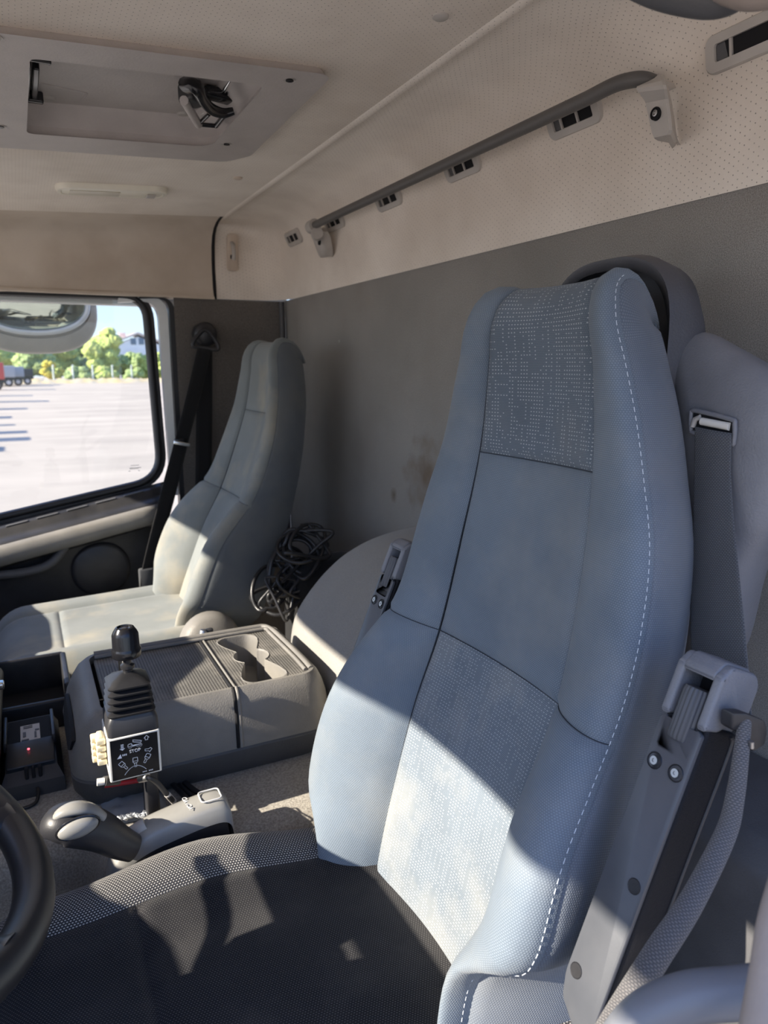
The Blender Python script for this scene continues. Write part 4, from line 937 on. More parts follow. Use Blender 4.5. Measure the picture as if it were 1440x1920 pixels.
# ------------------------------------------------------------------ console box between the seats
CT = -0.552
co_ = thing('storage_console', 'grey storage console with ribbed lids and cup holders between the seats', 'console', (0.25, 1.29, TZ))
def crow(z_, x0, x1, y0, y1, r): return [V((x0+x1)/2+p[0], (y0+y1)/2+p[1], z_) for p in rrect(x1-x0, y1-y0, r, 7)]
cy0, cy1 = 1.142, 1.432
loft('base', [crow(z_, a_, b_, c_, d_, r) for z_, a_, b_, c_, d_, r in ((TZ, 0.035, 0.465, cy0+0.012, cy1-0.012, 0.05), (-0.69, 0.022, 0.478, cy0-0.004, cy1+0.004, 0.055), (-0.662, 0.020, 0.480, cy0-0.010, cy1+0.010, 0.055), (-0.657, 0.024, 0.476, cy0-0.007, cy1+0.007, 0.055))], M['consoledark'], co_, closed=True, cap=True, smooth=40)
ri = rrect
loft('body', [crow(z_, a_, b_, c_, d_, r) for z_, a_, b_, c_, d_, r in ((-0.657, 0.021, 0.479, cy0-0.010, cy1+0.010, 0.055), (-0.640, 0.020, 0.479, cy0-0.010, cy1+0.010, 0.055), (-0.60, 0.030, 0.472, cy0-0.007, cy1+0.006, 0.05), (-0.575, 0.042, 0.464, cy0-0.003, cy1+0.004, 0.045), (-0.560, 0.052, 0.457, cy0+0.003, cy1, 0.040), (CT, 0.064, 0.450, cy0+0.010, cy1-0.004, 0.034), (CT, 0.074, 0.444, cy0+0.016, cy1-0.008, 0.030), (CT-0.012, 0.076, 0.442, cy0+0.017, cy1-0.010, 0.029))], M['console'], co_, closed=True, smooth=45)
# raised double rim along the far and rear edges
def rimpath(d): return [V(0.085, cy1-d, CT), V(0.25, cy1-d, CT), V(0.40, cy1-d, CT), V(0.427, cy1-d-0.003, CT), V(0.441-d*0.5, cy1-d-0.022, CT), V(0.447-d*0.7, cy1-d-0.06, CT), V(0.449-d*0.7, cy0+0.09, CT), V(0.449-d*0.7, cy0+0.03, CT-0.002)]
tube('rim', catmull(rimpath(0.010), 5), 0.006, M['console'], co_, seg=10)
tube('rim', catmull(rimpath(0.026), 5), 0.004, M['console'], co_, seg=10)
LX = 0.288
# front lid
fl = prism('front_lid', [V(a_, b_, CT-0.012) for a_, b_ in round_poly([(0.082, cy0+0.018), (LX-0.004, cy0+0.018), (LX-0.004, cy1-0.028), (0.082, cy1-0.028)], 0.008, 4)], (0, 0, 0.008), M['mat'], co_, 0.0)
planar_uv(fl)
# rear lid with the three merged cup wells
wells = [(at(447, 1204, Z=CT-0.004), 0.042), (at(471, 1230, Z=CT-0.004), 0.034), (at(494, 1263, Z=CT-0.004), 0.043)]
c0 = wells[1][0].copy()
def inside(x_, y_): return any((x_-w_.x)**2+(y_-w_.y)**2 < r*r for w_, r in wells)
NH = 120
hole, outr = [], []
rx0, rx1, ry0, ry1 = LX+0.004, 0.437, cy0+0.018, cy1-0.028
for i in range(NH):
    t = 2*PI*i/NH; dx, dy = math.cos(t), math.sin(t); r = 0.0
    for k_ in range(1, 400):
        if inside(c0.x+dx*k_*0.0004, c0.y+dy*k_*0.0004): r = k_*0.0004
    m_ = min([q for q in ((rx1-c0.x)/dx if dx > 1e-6 else 9, (rx0-c0.x)/dx if dx < -1e-6 else 9, (ry1-c0.y)/dy if dy > 1e-6 else 9, (ry0-c0.y)/dy if dy < -1e-6 else 9)])
    r = min(r, m_-0.004); hole.append(r); outr.append((c0.x+dx*m_, c0.y+dy*m_))
for _ in range(2): hole = [(hole[i-1]+2*hole[i]+hole[(i+1) % NH])/4 for i in range(NH)]
hole = [(c0.x+math.cos(2*PI*i/NH)*r, c0.y+math.sin(2*PI*i/NH)*r) for i, r in enumerate(hole)]
def hsc(f_, z_): return [V(c0.x+(a_-c0.x)*f_, c0.y+(b_-c0.y)*f_, z_) for a_, b_ in hole]
for qx, qy in ((rx0, ry0), (rx1, ry0), (rx0, ry1), (rx1, ry1)):
    i = min(range(NH), key=lambda k_: (outr[k_][0]-qx)**2+(outr[k_][1]-qy)**2); outr[i] = (qx, qy)
zt = CT-0.004
bm = bmesh.new()
A = [bm.verts.new((a_, b_, zt)) for a_, b_ in outr]; B = [bm.verts.new((a_, b_, zt)) for a_, b_ in hole]; D_ = [bm.verts.new((a_, b_, zt-0.01)) for a_, b_ in outr]
for i in range(NH):
    j = (i+1) % NH; bm.faces.new((A[i], A[j], B[j], B[i])); bm.faces.new((D_[j], D_[i], A[i], A[j]))
o_ = from_bm('rear_lid', bm, M['mat'], co_, 30); planar_uv(o_)
loft('cup_well', [hsc(1.05, zt+0.0006), hsc(1.02, zt+0.0016), hsc(0.99, zt+0.0006), hsc(0.975, zt-0.004), hsc(0.96, zt-0.035), hsc(0.93, zt-0.066), hsc(0.85, zt-0.070), hsc(0.4, zt-0.070), hsc(0.02, zt-0.070)], M['console'], co_, closed=True, smooth=40)
tube('lid_gap', [V(LX, cy0+0.016, CT-0.004), V(LX, cy1-0.02, CT-0.004)], 0.003, M['dark'], co_, seg=8)
tube('lid_edge', [V(LX+0.006, cy0+0.016, CT-0.003), V(LX+0.006, cy1-0.026, CT-0.003)], 0.0025, M['console'], co_, seg=8)
gp = [(LX, cy0+0.012, CT+0.0005), (LX, cy0+0.003, -0.5595), (LX, cy0-0.0035, -0.575), (LX, cy0-0.0075, -0.60), (LX, cy0-0.0105, -0.64), (LX, cy0-0.0105, -0.655)]
tube('side_gap', catmull(gp, 4), 0.0032, M['dark'], co_, seg=8)
tube('side_lip', catmull([V(*q)+V(0.006, 0, 0) for q in gp], 4), 0.0036, M['console'], co_, seg=8)
hg = at(381, 1190, Z=CT)
lathe('hinge_pin', [(0.0, 0.012), (0.006, 0.011), (0.009, 0.004), (0.009, -0.01)], hg, M['steel'], co_, seg=14)
box('hinge', hg+V(0.014, 0.004, 0.004), (0.016, 0.012, 0.012), M['black'], co_, 0.003)
# handle recess in the sloping front end
fx = [at(141, 1262, X=0.036), at(168, 1256, X=0.042), at(172, 1275, X=0.040), at(158, 1325, X=0.030), at(146, 1325, X=0.028)]
hr_ = [V(0.030, 1.19, -0.592), V(0.030, 1.35, -0.592), V(0.028, 1.36, -0.606), V(0.0235, 1.34, -0.630), V(0.0235, 1.21, -0.630), V(0.028, 1.18, -0.606)]
prism('handle_recess', [p+V(-0.004, 0, 0) for p in closed_ring(hr_, 2)], V(0.006, 0, 0), M['dark'], co_)
# ------------------------------------------------------------------ tipper joystick
js = thing('tipper_joystick', 'black joystick with rubber bellows on a white control box with printed label', 'joystick', (0.103, 1.036, TZ))
JY = 1.032
jx0, jx1, jzt, jzb = 0.0691, 0.1434, -0.5356, -0.6058
box('control_box', ((jx0+jx1)/2, JY+0.037, (jzt+jzb)/2), (jx1-jx0, 0.074, jzt-jzb), M['whiteplastic'], js, 0.002)
def J(u, t, d=0.0): return V(jx0+0.0035+(jx1-jx0-0.007)*u, JY-0.0002-d, jzt-0.003-(jzt-jzb-0.006)*t)
pl = prism('label_plate', [J(0, 0), J(1, 0), J(1, 1), J(0, 1)], (0, -0.0008, 0), M['gloss'], js)
ar = (jx1-jx0-0.007)/(jzt-jzb-0.006)
bm = bmesh.new()
def line(pts, w=0.012, closed=False):
    pts = [Vector((p[0]*ar, p[1])) for p in pts]
    if closed: pts = pts+[pts[0]]
    for a_, b_ in zip(pts, pts[1:]):
        d = (b_-a_); 
        if d.length < 1e-6: continue
        d.normalize(); nn = Vector((-d.y, d.x))*w/2; a2 = a_-d*w*0.4; b2 = b_+d*w*0.4
        q = [a2+nn, b2+nn, b2-nn, a2-nn]; vs = [bm.verts.new(J(p.x/ar, p.y, 0.0011)) for p in q]; bm.faces.new(vs)
def poly(pts): bm.faces.new([bm.verts.new(J(p[0], p[1], 0.0011)) for p in pts])
line([(0.735, 0.145), (0.735, 0.095), (0.71, 0.095), (0.765, 0.035), (0.82, 0.095), (0.79, 0.095), (0.79, 0.145)], 0.013, True)            # outlined arrow up
line([(0.715, 0.375), (0.80, 0.385), (0.835, 0.36), (0.865, 0.40), (0.805, 0.475), (0.80, 0.44), (0.715, 0.42)], 0.012, True)                 # outlined arrow right
for t in (0.13, 0.165, 0.20): poly([(0.215, t), (0.275, t), (0.275, t+0.02), (0.215, t+0.02)])
poly([(0.185, 0.235), (0.305, 0.235), (0.245, 0.285)])
for u in (0.235, 0.27, 0.305): poly([(u, 0.385), (u+0.022, 0.375), (u+0.022, 0.42), (u, 0.43)])
poly([(0.12, 0.47), (0.20, 0.365), (0.22, 0.47)])
line([(0.475, 0.075), (0.655, 0.135), (0.64, 0.175), (0.475, 0.125)], 0.014, True)                                                              # raised tipper body
line([(0.37, 0.165), (0.44, 0.155), (0.455, 0.215), (0.36, 0.225)], 0.014, True); poly([(0.36, 0.205), (0.65, 0.195), (0.65, 0.235), (0.36, 0.24)])
for u in (0.405, 0.575, 0.63): 
    c_ = [(u+0.032*math.cos(2*PI*k_/12)/ar, 0.24+0.032*math.sin(2*PI*k_/12)) for k_ in range(12)]; line(c_, 0.014, True)
arc = [(0.255+0.455*i/16, 0.735+0.17*((i/16-0.52)/0.52)**2) for i in range(17)]; line(arc, 0.013)
for u, t, r in ((0.235, 0.655, -38), (0.495, 0.63, 0), (0.745, 0.60, 30)):
    cr, sr = math.cos(math.radians(r)), math.sin(math.radians(r))
    def q(a_, b_): return (u+(a_*cr-b_*sr)/ar, t+(a_*sr+b_*cr))
    line([q(-0.05, -0.10), q(0.05, -0.10), q(0.055, 0.0), q(0.03, 0.035), q(-0.03, 0.035), q(-0.055, 0.0)], 0.013, True)
    line([q(-0.05, -0.015), q(0.05, -0.015)], 0.011)
    line([q(-0.022, 0.035), q(-0.022, 0.13), q(0.022, 0.13), q(0.022, 0.035)], 0.011)
for k_ in range(7): 
    if k_ != 3: poly([(0.635+0.033*k_, 0.925), (0.658+0.033*k_, 0.925), (0.652+0.033*k_, 0.95), (0.630+0.033*k_, 0.95)])
from_bm('label_symbols', bm, M['print'], pl)
def text_mesh(name, txt, size, mw, mat, par, ext=0.0002):
    cu = bpy.data.curves.new(name, 'FONT'); cu.body = txt; cu.size = size; cu.extrude = ext; cu.align_x = 'CENTER'; cu.align_y = 'CENTER'
    t_ = bpy.data.objects.new(name+'_src', cu); C.objects.link(t_); dg = bpy.context.evaluated_depsgraph_get(); dg.update()
    me = bpy.data.meshes.new_from_object(t_.evaluated_get(dg)); bpy.data.objects.remove(t_); me.transform(mw); me.materials.clear()
    return link(name, me, mat, par)
text_mesh('stop_lettering', 'STOP', 0.0068, Matrix.Translation(J(0.505, 0.355, 0.0012)) @ Matrix.Rotation(PI/2, 4, 'X'), M['print'], pl)
# rubber boot: base skirt and folds
def sq(z_, w_, dpt, r): return [V(0.1072+p[0]*1.03, JY+0.037+p[1]*1.03, jzt+(z_+0.519)*1.032) for p in rrect(w_, dpt, r, 4)]
loft('boot_base', [sq(-0.520, 0.071, 0.070, 0.006), sq(-0.500, 0.070, 0.069, 0.007), sq(-0.492, 0.063, 0.063, 0.008)], M['dustyblack'], js, closed=True, cap=True, smooth=40)
rows = []
for i in range(5):
    w0 = 0.062-0.002*i; z0 = -0.494+0.0098*i
    rows += [sq(z0, w0-0.010, w0-0.010, 0.008), sq(z0+0.003, w0+0.004, w0+0.004, 0.009), sq(z0+0.0055, w0+0.005, w0+0.005, 0.009), sq(z0+0.008, w0-0.002, w0-0.002, 0.009)]
rows += [sq(-0.443, 0.046, 0.046, 0.010), sq(-0.439, 0.026, 0.026, 0.009), sq(-0.436, 0.016, 0.016, 0.006)]
loft('bellows', rows, M['rubber'], js, closed=True, cap=True, smooth=50)
o_ = V(0.109, JY+0.037, 0)
lathe('stem', [(0.0067, -0.4541), (0.0077, -0.4458), (0.0103, -0.4438), (0.0103, -0.4396), (0.0057, -0.4376), (0.0062, -0.4231)], o_, M['rubber'], js, seg=20)
lathe('knob', [(0.0124, -0.4257), (0.0201, -0.4257), (0.0214, -0.4231), (0.0214, -0.4149), (0.0204, -0.4128), (0.0196, -0.4107), (0.0191, -0.3911), (0.0170, -0.3860), (0.0134, -0.3803), (0.0108, -0.3793), (0.0103, -0.3813), (0.0062, -0.3815), (0.0000, -0.3813)], o_, M['gloss'], js, seg=36, smooth=30)
lathe('knob_button', [(0.0000, -0.3806), (0.0031, -0.3804), (0.0046, -0.3811)], o_, M['dustyblack'], js, seg=16)
lathe('metal_sleeve', [(0.0082, -0.4850), (0.0098, -0.4830), (0.0098, -0.4386), (0.0082, -0.4334), (0.0000, -0.4324)], V(0.111, 1.125, 0), M['chrome'], js, seg=18)
# connector block on the left side, stand and cable
cb = thing('wiring_connector', 'cream multi-pin wiring connector on the left of the joystick box', 'connector', (0.055, 1.03, -0.55))
for i in range(4):
    for j in range(2):
        box('terminal', (0.0614-0.006*j, 1.052+0.012*j, -0.544-0.0108*i), (0.0134, 0.0165, 0.0088), M['connector'], cb, 0.0022)
box('terminal_block', (0.062, 1.060, -0.560), (0.010, 0.022, 0.047), M['connector'], cb, 0.003)
bk = at(196, 1465, Y=1.052)
tube('plug_tip', [at(182, 1467, Y=1.052), at(196, 1465, Y=1.052)], 0.0055, M['whiteplastic'], cb, seg=12, label='white plug tip')
tube('plug_body', [at(195, 1465, Y=1.052), at(222, 1462, Y=1.062)], 0.0075, M['black'], cb, seg=12)
box('stand', (0.131, JY+0.050, (jzb+TZ)/2), (0.020, 0.044, jzb-TZ+0.004), M['dustyblack'], js, 0.003)
cab = thing('joystick_cable', 'black cable looping from the joystick box down beside the console', 'cable', (0.17, 1.03, TZ))
tube('cable', catmull([at(262, 1460, Y=1.042), at(278, 1458, Y=1.032), at(295, 1468, Y=1.032), at(312, 1488, Y=1.032), at(325, 1502, Y=1.042), at(338, 1512, Z=TZ+0.004)], 6), 0.0042, M['rubber'], cab, seg=10)
tube('cable_sleeve', [at(262, 1460, Y=1.042), at(277, 1457, Y=1.032)], 0.0062, M['steel'], cab, seg=12)
tube('grey_end', [at(313, 1489, Y=1.032), at(326, 1503, Y=1.042)], 0.0048, M['grey'], cab, seg=10)
for i, (p0, p1, p2) in enumerate((((300, 1430), (335, 1470), (365, 1498)), ((308, 1425), (350, 1470), (385, 1496)), ((300, 1445), (345, 1492), (352, 1500)))):
    setp(tube('floor_cable', catmull([at(*p0, Z=TZ+0.006+0.004*i), at(*p1, Z=TZ+0.008+0.002*i), at(*p2, Z=TZ+0.006)], 6), 0.0048, M['rubber'], seg=8), ['black cable beside the console, middle one of the three under the joystick', 'black cable nearest the console base, rightmost of the three under the joystick', 'short black cable between the joystick stand and the gear selector'][i], 'cable', 'cables on the tunnel')
# grey pouch and red strip on the tunnel
pc = [at(178, 1478, Z=TZ+0.006), at(295, 1462, Z=TZ+0.006), at(318, 1522, Z=TZ+0.006), at(205, 1545, Z=TZ+0.006)]
rows = []
for i in range(13):
    r = []
    for j in range(17):
        u, w_ = j/16, i/12
        p = pc[0].lerp(pc[1], u).lerp(pc[3].lerp(pc[2], u), w_)
        b_ = min(u, 1-u, w_, 1-w_); p = p+V(0, 0, 0.014*min(1, b_*6)**0.6*(0.7+0.5*noise.noise(V(u*6, w_*6, 3)))-0.004)
        r.append(p)
    rows.append(r)
pou = setp(loft('plastic_pouch', rows, M['bag']), 'flat grey plastic pouch lying on the tunnel under the joystick', 'pouch')
bm = bmesh.new(); random.seed(3)
for k_ in range(22):
    u = 0.15+0.75*k_/21; p = at(205+(312-205)*u, 1538-20*u+random.uniform(-4, 4), Z=TZ+0.016)
    lathe_into(bm, [(0.0, -0.004), (0.005, 0.0), (0.0, 0.004)], p, (random.uniform(-1, 1), random.uniform(-1, 1), 0.5), 6)
from_bm('crinkled_edge', bm, plastic('clear_crinkle', (0.45, 0.47, 0.50), 0.2, 300, 0.3, 0.2, 0.6), pou, 30)
setp(tube('red_strip', [at(196, 1473, Z=-0.66), at(232, 1468, Z=-0.662), at(262, 1463, Z=-0.664)], 0.004, M['redp'], seg=8), 'red strip under the joystick box', 'strip')
# ------------------------------------------------------------------ gear selector
gs = thing('gear_selector', 'grey and black gear selector folded beside the driver cushion', 'gear selector', (0.15, 0.97, TZ))
gy0, gy1 = 0.970, 1.018
top = [(0.050, -0.745), (0.054, -0.717), (0.064, -0.692), (0.084, -0.673), (0.112, -0.6605), (0.150, -0.6525), (0.185, -0.647), (0.212, -0.6455), (0.226, -0.650), (0.232, -0.662), (0.234, -0.69), (0.234, -0.745)]
tpp = catmull([V(a_, 0, b_) for a_, b_ in top], 4)
def gsec(p, i):
    return [V(p.x, gy0-0.004, p.z-0.030), V(p.x, gy0-0.002, p.z-0.010), V(p.x, gy0+0.003, p.z-0.003), V(p.x, gy0+0.010, p.z), V(p.x, (gy0+gy1)/2, p.z+0.003), V(p.x, gy1-0.010, p.z), V(p.x, gy1-0.002, p.z-0.004), V(p.x, gy1, p.z-0.012), V(p.x, gy1, p.z-0.030)]
loft('top_cover', [gsec(p, 0) for p in tpp], M['silver'], gs, smooth=60)
prism('side_panel', [V(p.x+(0.006 if p.x < 0.15 else -0.006), gy0-0.0005, p.z-0.024) for p in tpp[3:-3]], (0, 0.07, 0), M['dustyblack'], gs, 0.003, 2)
text_mesh('raised_lettering', 'VOLVO', 0.0105, Matrix.Translation(V(0.172, 0.993, -0.6462)) @ Matrix.Rotation(0.12, 4, 'Y') @ Matrix.Rotation(PI/2+0.15, 4, 'Z'), M['label'], gs, 0.0004)
bmk = rrect(0.034, 0.036, 0.006, 3)
tube('button_outline', [V(0.205+p[0]*0.9, 0.993+p[1]*0.8, -0.6425) for p in bmk], 0.0011, M['label'], gs, seg=6, closed=True)
tube('indicator_window', [V(0.090, 0.992, -0.671), V(0.110, 0.992, -0.6625)], 0.012, M['grey'], gs, seg=10)
# grip
gp_ = [at(250, 1590, Y=0.965), at(222, 1578, Y=0.965), at(190, 1560, Y=0.965), at(155, 1548, Y=0.965), at(120, 1545, Y=0.965), at(96, 1556, Y=0.965), at(84, 1568, Y=0.965)]
rad = [0.020, 0.024, 0.028, 0.031, 0.030, 0.022, 0.006]
cpth = catmull(gp_, 5); nn_ = len(cpth)
rows = []
for i, p in enumerate(cpth):
    f_ = i/(nn_-1)*6; r = sinterp(f_, list(enumerate(rad))); t = (cpth[min(i+1, nn_-1)]-cpth[max(i-1, 0)]).normalized(); b_ = t.cross(V(0, 1, 0)).normalized()
    rows.append([p+V(0, 1, 0)*math.cos(2*PI*j/20)*r*1.05+b_*math.sin(2*PI*j/20)*r*0.92 for j in range(20)])
loft('grip', rows, M['dustyblack'], gs, closed=True, cap=True, smooth=70)
tb = at(147, 1556, Y=0.930)
rows = []
for k_, (f_, d) in enumerate(((1.0, 0.003), (0.97, -0.001), (0.85, -0.004), (0.5, -0.007), (0.05, -0.008))):
    rows.append([tb+V(0.026*f_*math.cos(2*PI*j/24)*(0.9+0.1*abs(math.cos(2*PI*j/24))), d+0.003, 0.0135*f_*math.sin(2*PI*j/24)+0.004*f_*math.cos(2*PI*j/24)*0.6) for j in range(24)])
loft('side_button', rows, M['silver'], gs, closed=True, cap=True, smooth=70)
tube('side_button_rim', [tb+V(0.027*math.cos(2*PI*j/24)*(0.9+0.1*abs(math.cos(2*PI*j/24))), 0.005, 0.0145*math.sin(2*PI*j/24)+0.0025*math.cos(2*PI*j/24)) for j in range(24)], 0.0016, M['gloss'], gs, seg=6, closed=True)
gt = [at(195, 1532, Y=0.955), at(170, 1519, Y=0.955), at(140, 1516, Y=0.955), at(112, 1526, Y=0.955), at(94, 1545, Y=0.955)]
tube('grip_top', catmull(gt, 5), lambda t: 0.004+0.005*math.sin(PI*min(1, t+0.1)), M['silver'], gs, seg=12, flatx=1.5, label='worn silvery grey top of the grip')
# ------------------------------------------------------------------ radio charger, tray
rcg = thing('radio_charger', 'black charging cradle with red light on the tunnel at the left', 'charger', (-0.03, 1.28, TZ))
q = [at(18, 1474, Z=TZ), at(103, 1462, Z=TZ), at(92, 1345, Z=TZ), at(28, 1352, Z=TZ)]
ccx = sum(p.x for p in q)/4; cw = 0.050
ya, yb = 1.235, 1.425
loft('housing', [[V(ccx+sx_*cw*f_, y_, z_) for sx_, y_, z_ in ((-1, ya, TZ), (1, ya, TZ), (1, yb, TZ), (-1, yb, TZ))] if k_ == 0 else [V(ccx+sx_*cw*f_, y_, z_) for sx_, y_, z_ in pts] for k_, (f_, pts) in enumerate(((1.0, ()), (0.98, ((-1, ya+0.002, -0.69), (1, ya+0.002, -0.69), (1, yb, -0.675), (-1, yb, -0.675))), (0.80, ((-1, ya+0.018, -0.672), (1, ya+0.018, -0.672), (1, yb-0.01, -0.655), (-1, yb-0.01, -0.655)))))], M['black'], rcg, closed=True, cap=True, smooth=20)
def cq(u, y_, z_): return V(ccx+u*cw, y_, z_)
prism('cradle', [cq(-0.72, 1.31, -0.6605), cq(0.72, 1.31, -0.6605), cq(0.70, 1.41, -0.6545), cq(-0.70, 1.41, -0.6545)], (0, 0, 0.001), M['dark'], rcg)
for sg in (-1, 1): box('cradle_rail', cq(0.78*sg, 1.36, -0.652), (0.006, 0.11, 0.018), M['dustyblack'], rcg, 0.002)
prism('front_slope', [cq(-0.74, 1.255, -0.6675), cq(0.74, 1.255, -0.6675), cq(0.76, 1.312, -0.652), cq(-0.76, 1.312, -0.652)], (0, 0.002, 0.003), M['dustyblack'], rcg, 0.001)
lbl = prism('label', [cq(-0.30, 1.318, -0.6582), cq(0.34, 1.318, -0.6582), cq(0.34, 1.385, -0.6545), cq(-0.30, 1.385, -0.6545)], (0, 0, 0.0006), M['label'], rcg)
bm = bmesh.new()
for x_, y_, a_, b_ in ((-0.20, 1.332, 0.24, 0.005), (0.14, 1.346, 0.07, 0.022), (0.20, 1.362, 0.14, 0.006), (-0.22, 1.352, 0.10, 0.018), (-0.1, 1.374, 0.3, 0.003), (-0.1, 1.380, 0.3, 0.002)):
    box_into(bm, cq(x_+0.05, y_, -0.6570+(y_-1.33)*0.055+0.0006), (a_*cw, b_, 0.0006))
from_bm('label_print', bm, M['labelink'], lbl)
led = NT('red_led'); led.b.inputs['Emission Color'].default_value = (1, 0.10, 0.14, 1); led.b.inputs['Emission Strength'].default_value = 2.0
lathe('indicator_light', [(0.0, 0.0025), (0.0018, 0.002), (0.002, 0.0)], cq(-0.05, 1.288, -0.6535), led.fin((0.5, 0.05, 0.06), 0.4), rcg, seg=10)
for u in (-0.16, 0.05, 0.26): box('front_slot', cq(u, 1.246, -0.674), (0.006, 0.012, 0.020), M['dark'], rcg, 0.002)
tube('charger_lead', catmull([cq(0.12, ya-0.001, -0.70), cq(0.14, ya-0.012, -0.705), cq(0.0, ya-0.028, TZ+0.004), cq(-0.5, ya-0.035, TZ+0.004), cq(-1.2, ya-0.03, TZ+0.004)], 6), 0.003, M['rubber'], rcg, seg=8)
tr = thing('floor_tray', 'low open black tray on the tunnel behind the charger cradle', 'tray', (-0.05, 1.6, TZ))
tx0, tx1, ty0, ty1 = -0.30, 0.035, 1.48, 1.66
box('tray_floor', ((tx0+tx1)/2, (ty0+ty1)/2, TZ+0.006), (tx1-tx0, ty1-ty0, 0.012), M['dark'], tr, 0.0)
for c_, s_ in ((((tx0+tx1)/2, ty0, TZ+0.03), (tx1-tx0, 0.012, 0.06)), (((tx0+tx1)/2, ty1, TZ+0.045), (tx1-tx0, 0.012, 0.09)), ((tx1, (ty0+ty1)/2, TZ+0.045), (0.012, ty1-ty0, 0.09))): box('tray_wall', c_, s_, M['black'], tr, 0.004)
# ------------------------------------------------------------------ passenger seat belt
sb = thing('seat_belt', 'black passenger seat belt hanging from its pillar loop beside the window', 'seat belt', (0.55, 2.34, 0.05))
an = at(384, 640, Y=2.345)
lathe('anchor_cover', [(0.0, 0.022), (0.022, 0.020), (0.034, 0.012), (0.038, 0.0), (0.038, -0.03)], an+V(0.004, 0, 0.022), M['dustyblack'], sb, axis=(0, -1, 0), seg=28)
dl = [at(364, 650, Y=2.325), at(362, 642, Y=2.325), at(370, 630, Y=2.325), at(384, 618, Y=2.325), at(398, 630, Y=2.325), at(409, 648, Y=2.325), at(406, 656, Y=2.325), at(385, 652, Y=2.325)]
tube('anchor_loop', closed_ring(dl, 4), 0.0065, M['dustyblack'], sb, seg=10, closed=True)
def ribbon(name, L, R, mat, par, th=0.0016):
    L, R = catmull(L, 6), catmull(R, 6)
    return loft(name, [[a_.lerp(b_, t) for t in (0, 0.25, 0.5, 0.75, 1)] for a_, b_ in zip(L, R)], mat, par, thick=th)
ribbon('front_strap', [at(370, 652, Y=2.318), at(350, 740, Y=2.305), at(326, 832, Y=2.29), at(300, 930, Y=2.275), at(268, 1060, Y=2.255), at(262, 1110, Y=2.25)], [at(396, 656, Y=2.322), at(376, 742, Y=2.315), at(352, 834, Y=2.302), at(326, 940, Y=2.288), at(292, 1062, Y=2.268), at(286, 1112, Y=2.26)], M['web'], sb)
ribbon('rear_strap', [at(372, 652, Y=2.345), at(368, 780, Y=2.345), at(366, 920, Y=2.345)], [at(398, 654, Y=2.345), at(398, 780, Y=2.345), at(396, 920, Y=2.345)], M['web'], sb)
box('strap_clip', at(341, 832, Y=2.285), (0.052, 0.012, 0.012), M['chrome'], sb, 0.003, rot=Matrix.Rotation(0.25, 3, 'Y'), label='shiny metal tongue on the strap')
box('strap_clip', at(336, 828, Y=2.290), (0.030, 0.014, 0.022), M['gloss'], sb, 0.004)
box('lower_anchor', at(275, 1085, Y=2.262), (0.046, 0.02, 0.07), M['gweb'], sb, 0.006, label='woven grey lower belt guide')
# pile of black cables behind the passenger seat: each loop is a thing
random.seed(11)
lab = ['topmost loop of black cable behind the passenger seat, nearest the rear wall', 'upper loop of black cable lying behind the passenger seat back', 'middle loop of black cable behind the passenger seat', 'loose black cable curl low between passenger seat and padded hump', 'bottom loop of black cable beside the padded hump', 'thin loose cable end on the cable heap behind the passenger seat', 'greyish cable bend on the heap behind the passenger seat']
for k_ in range(7):
    c_ = at([575, 560, 545, 535, 520, 550, 530][k_], [1020, 1035, 1060, 1085, 1115, 1075, 1100][k_], Y=1.645+0.012*(k_ % 3)); r = [0.06, 0.072, 0.068, 0.056, 0.064, 0.04, 0.048][k_]
    ax = V(random.uniform(-0.5, 0.5), random.uniform(-1.0, -0.5), random.uniform(0.2, 0.9)).normalized(); s_ = ax.orthogonal().normalized(); b_ = ax.cross(s_)
    pts = []
    for i in range(110):
        t = 2*PI*2.6*i/110; nz = V(noise.noise(V(t*0.45, k_*3.1, 1)), noise.noise(V(t*0.45, k_*3.1, 5)), noise.noise(V(t*0.45, k_*3.1, 9)))
        rr = r*(1+0.35*math.sin(t*0.43+k_)); pts.append(c_+s_*math.cos(t)*rr+b_*math.sin(t)*rr*0.7+nz*0.055)
    setp(tube('cable_coil', pts, 0.0050 if k_ < 5 else 0.0034, M['rubber'] if k_ < 5 else M['dustyblack'], seg=8), lab[k_], 'cable', 'cable coils behind the passenger seat')
setp(box('shade_filler', at(545, 1090, Y=1.66)+V(0.095, 0.01, -0.13), (0.20, 0.12, 0.36), M['web'], None, 0.035, 4), 'black block added as the deep shade under the cable heap behind the passenger seat', 'bag')  # black block put in for the dark shade between seat and hump
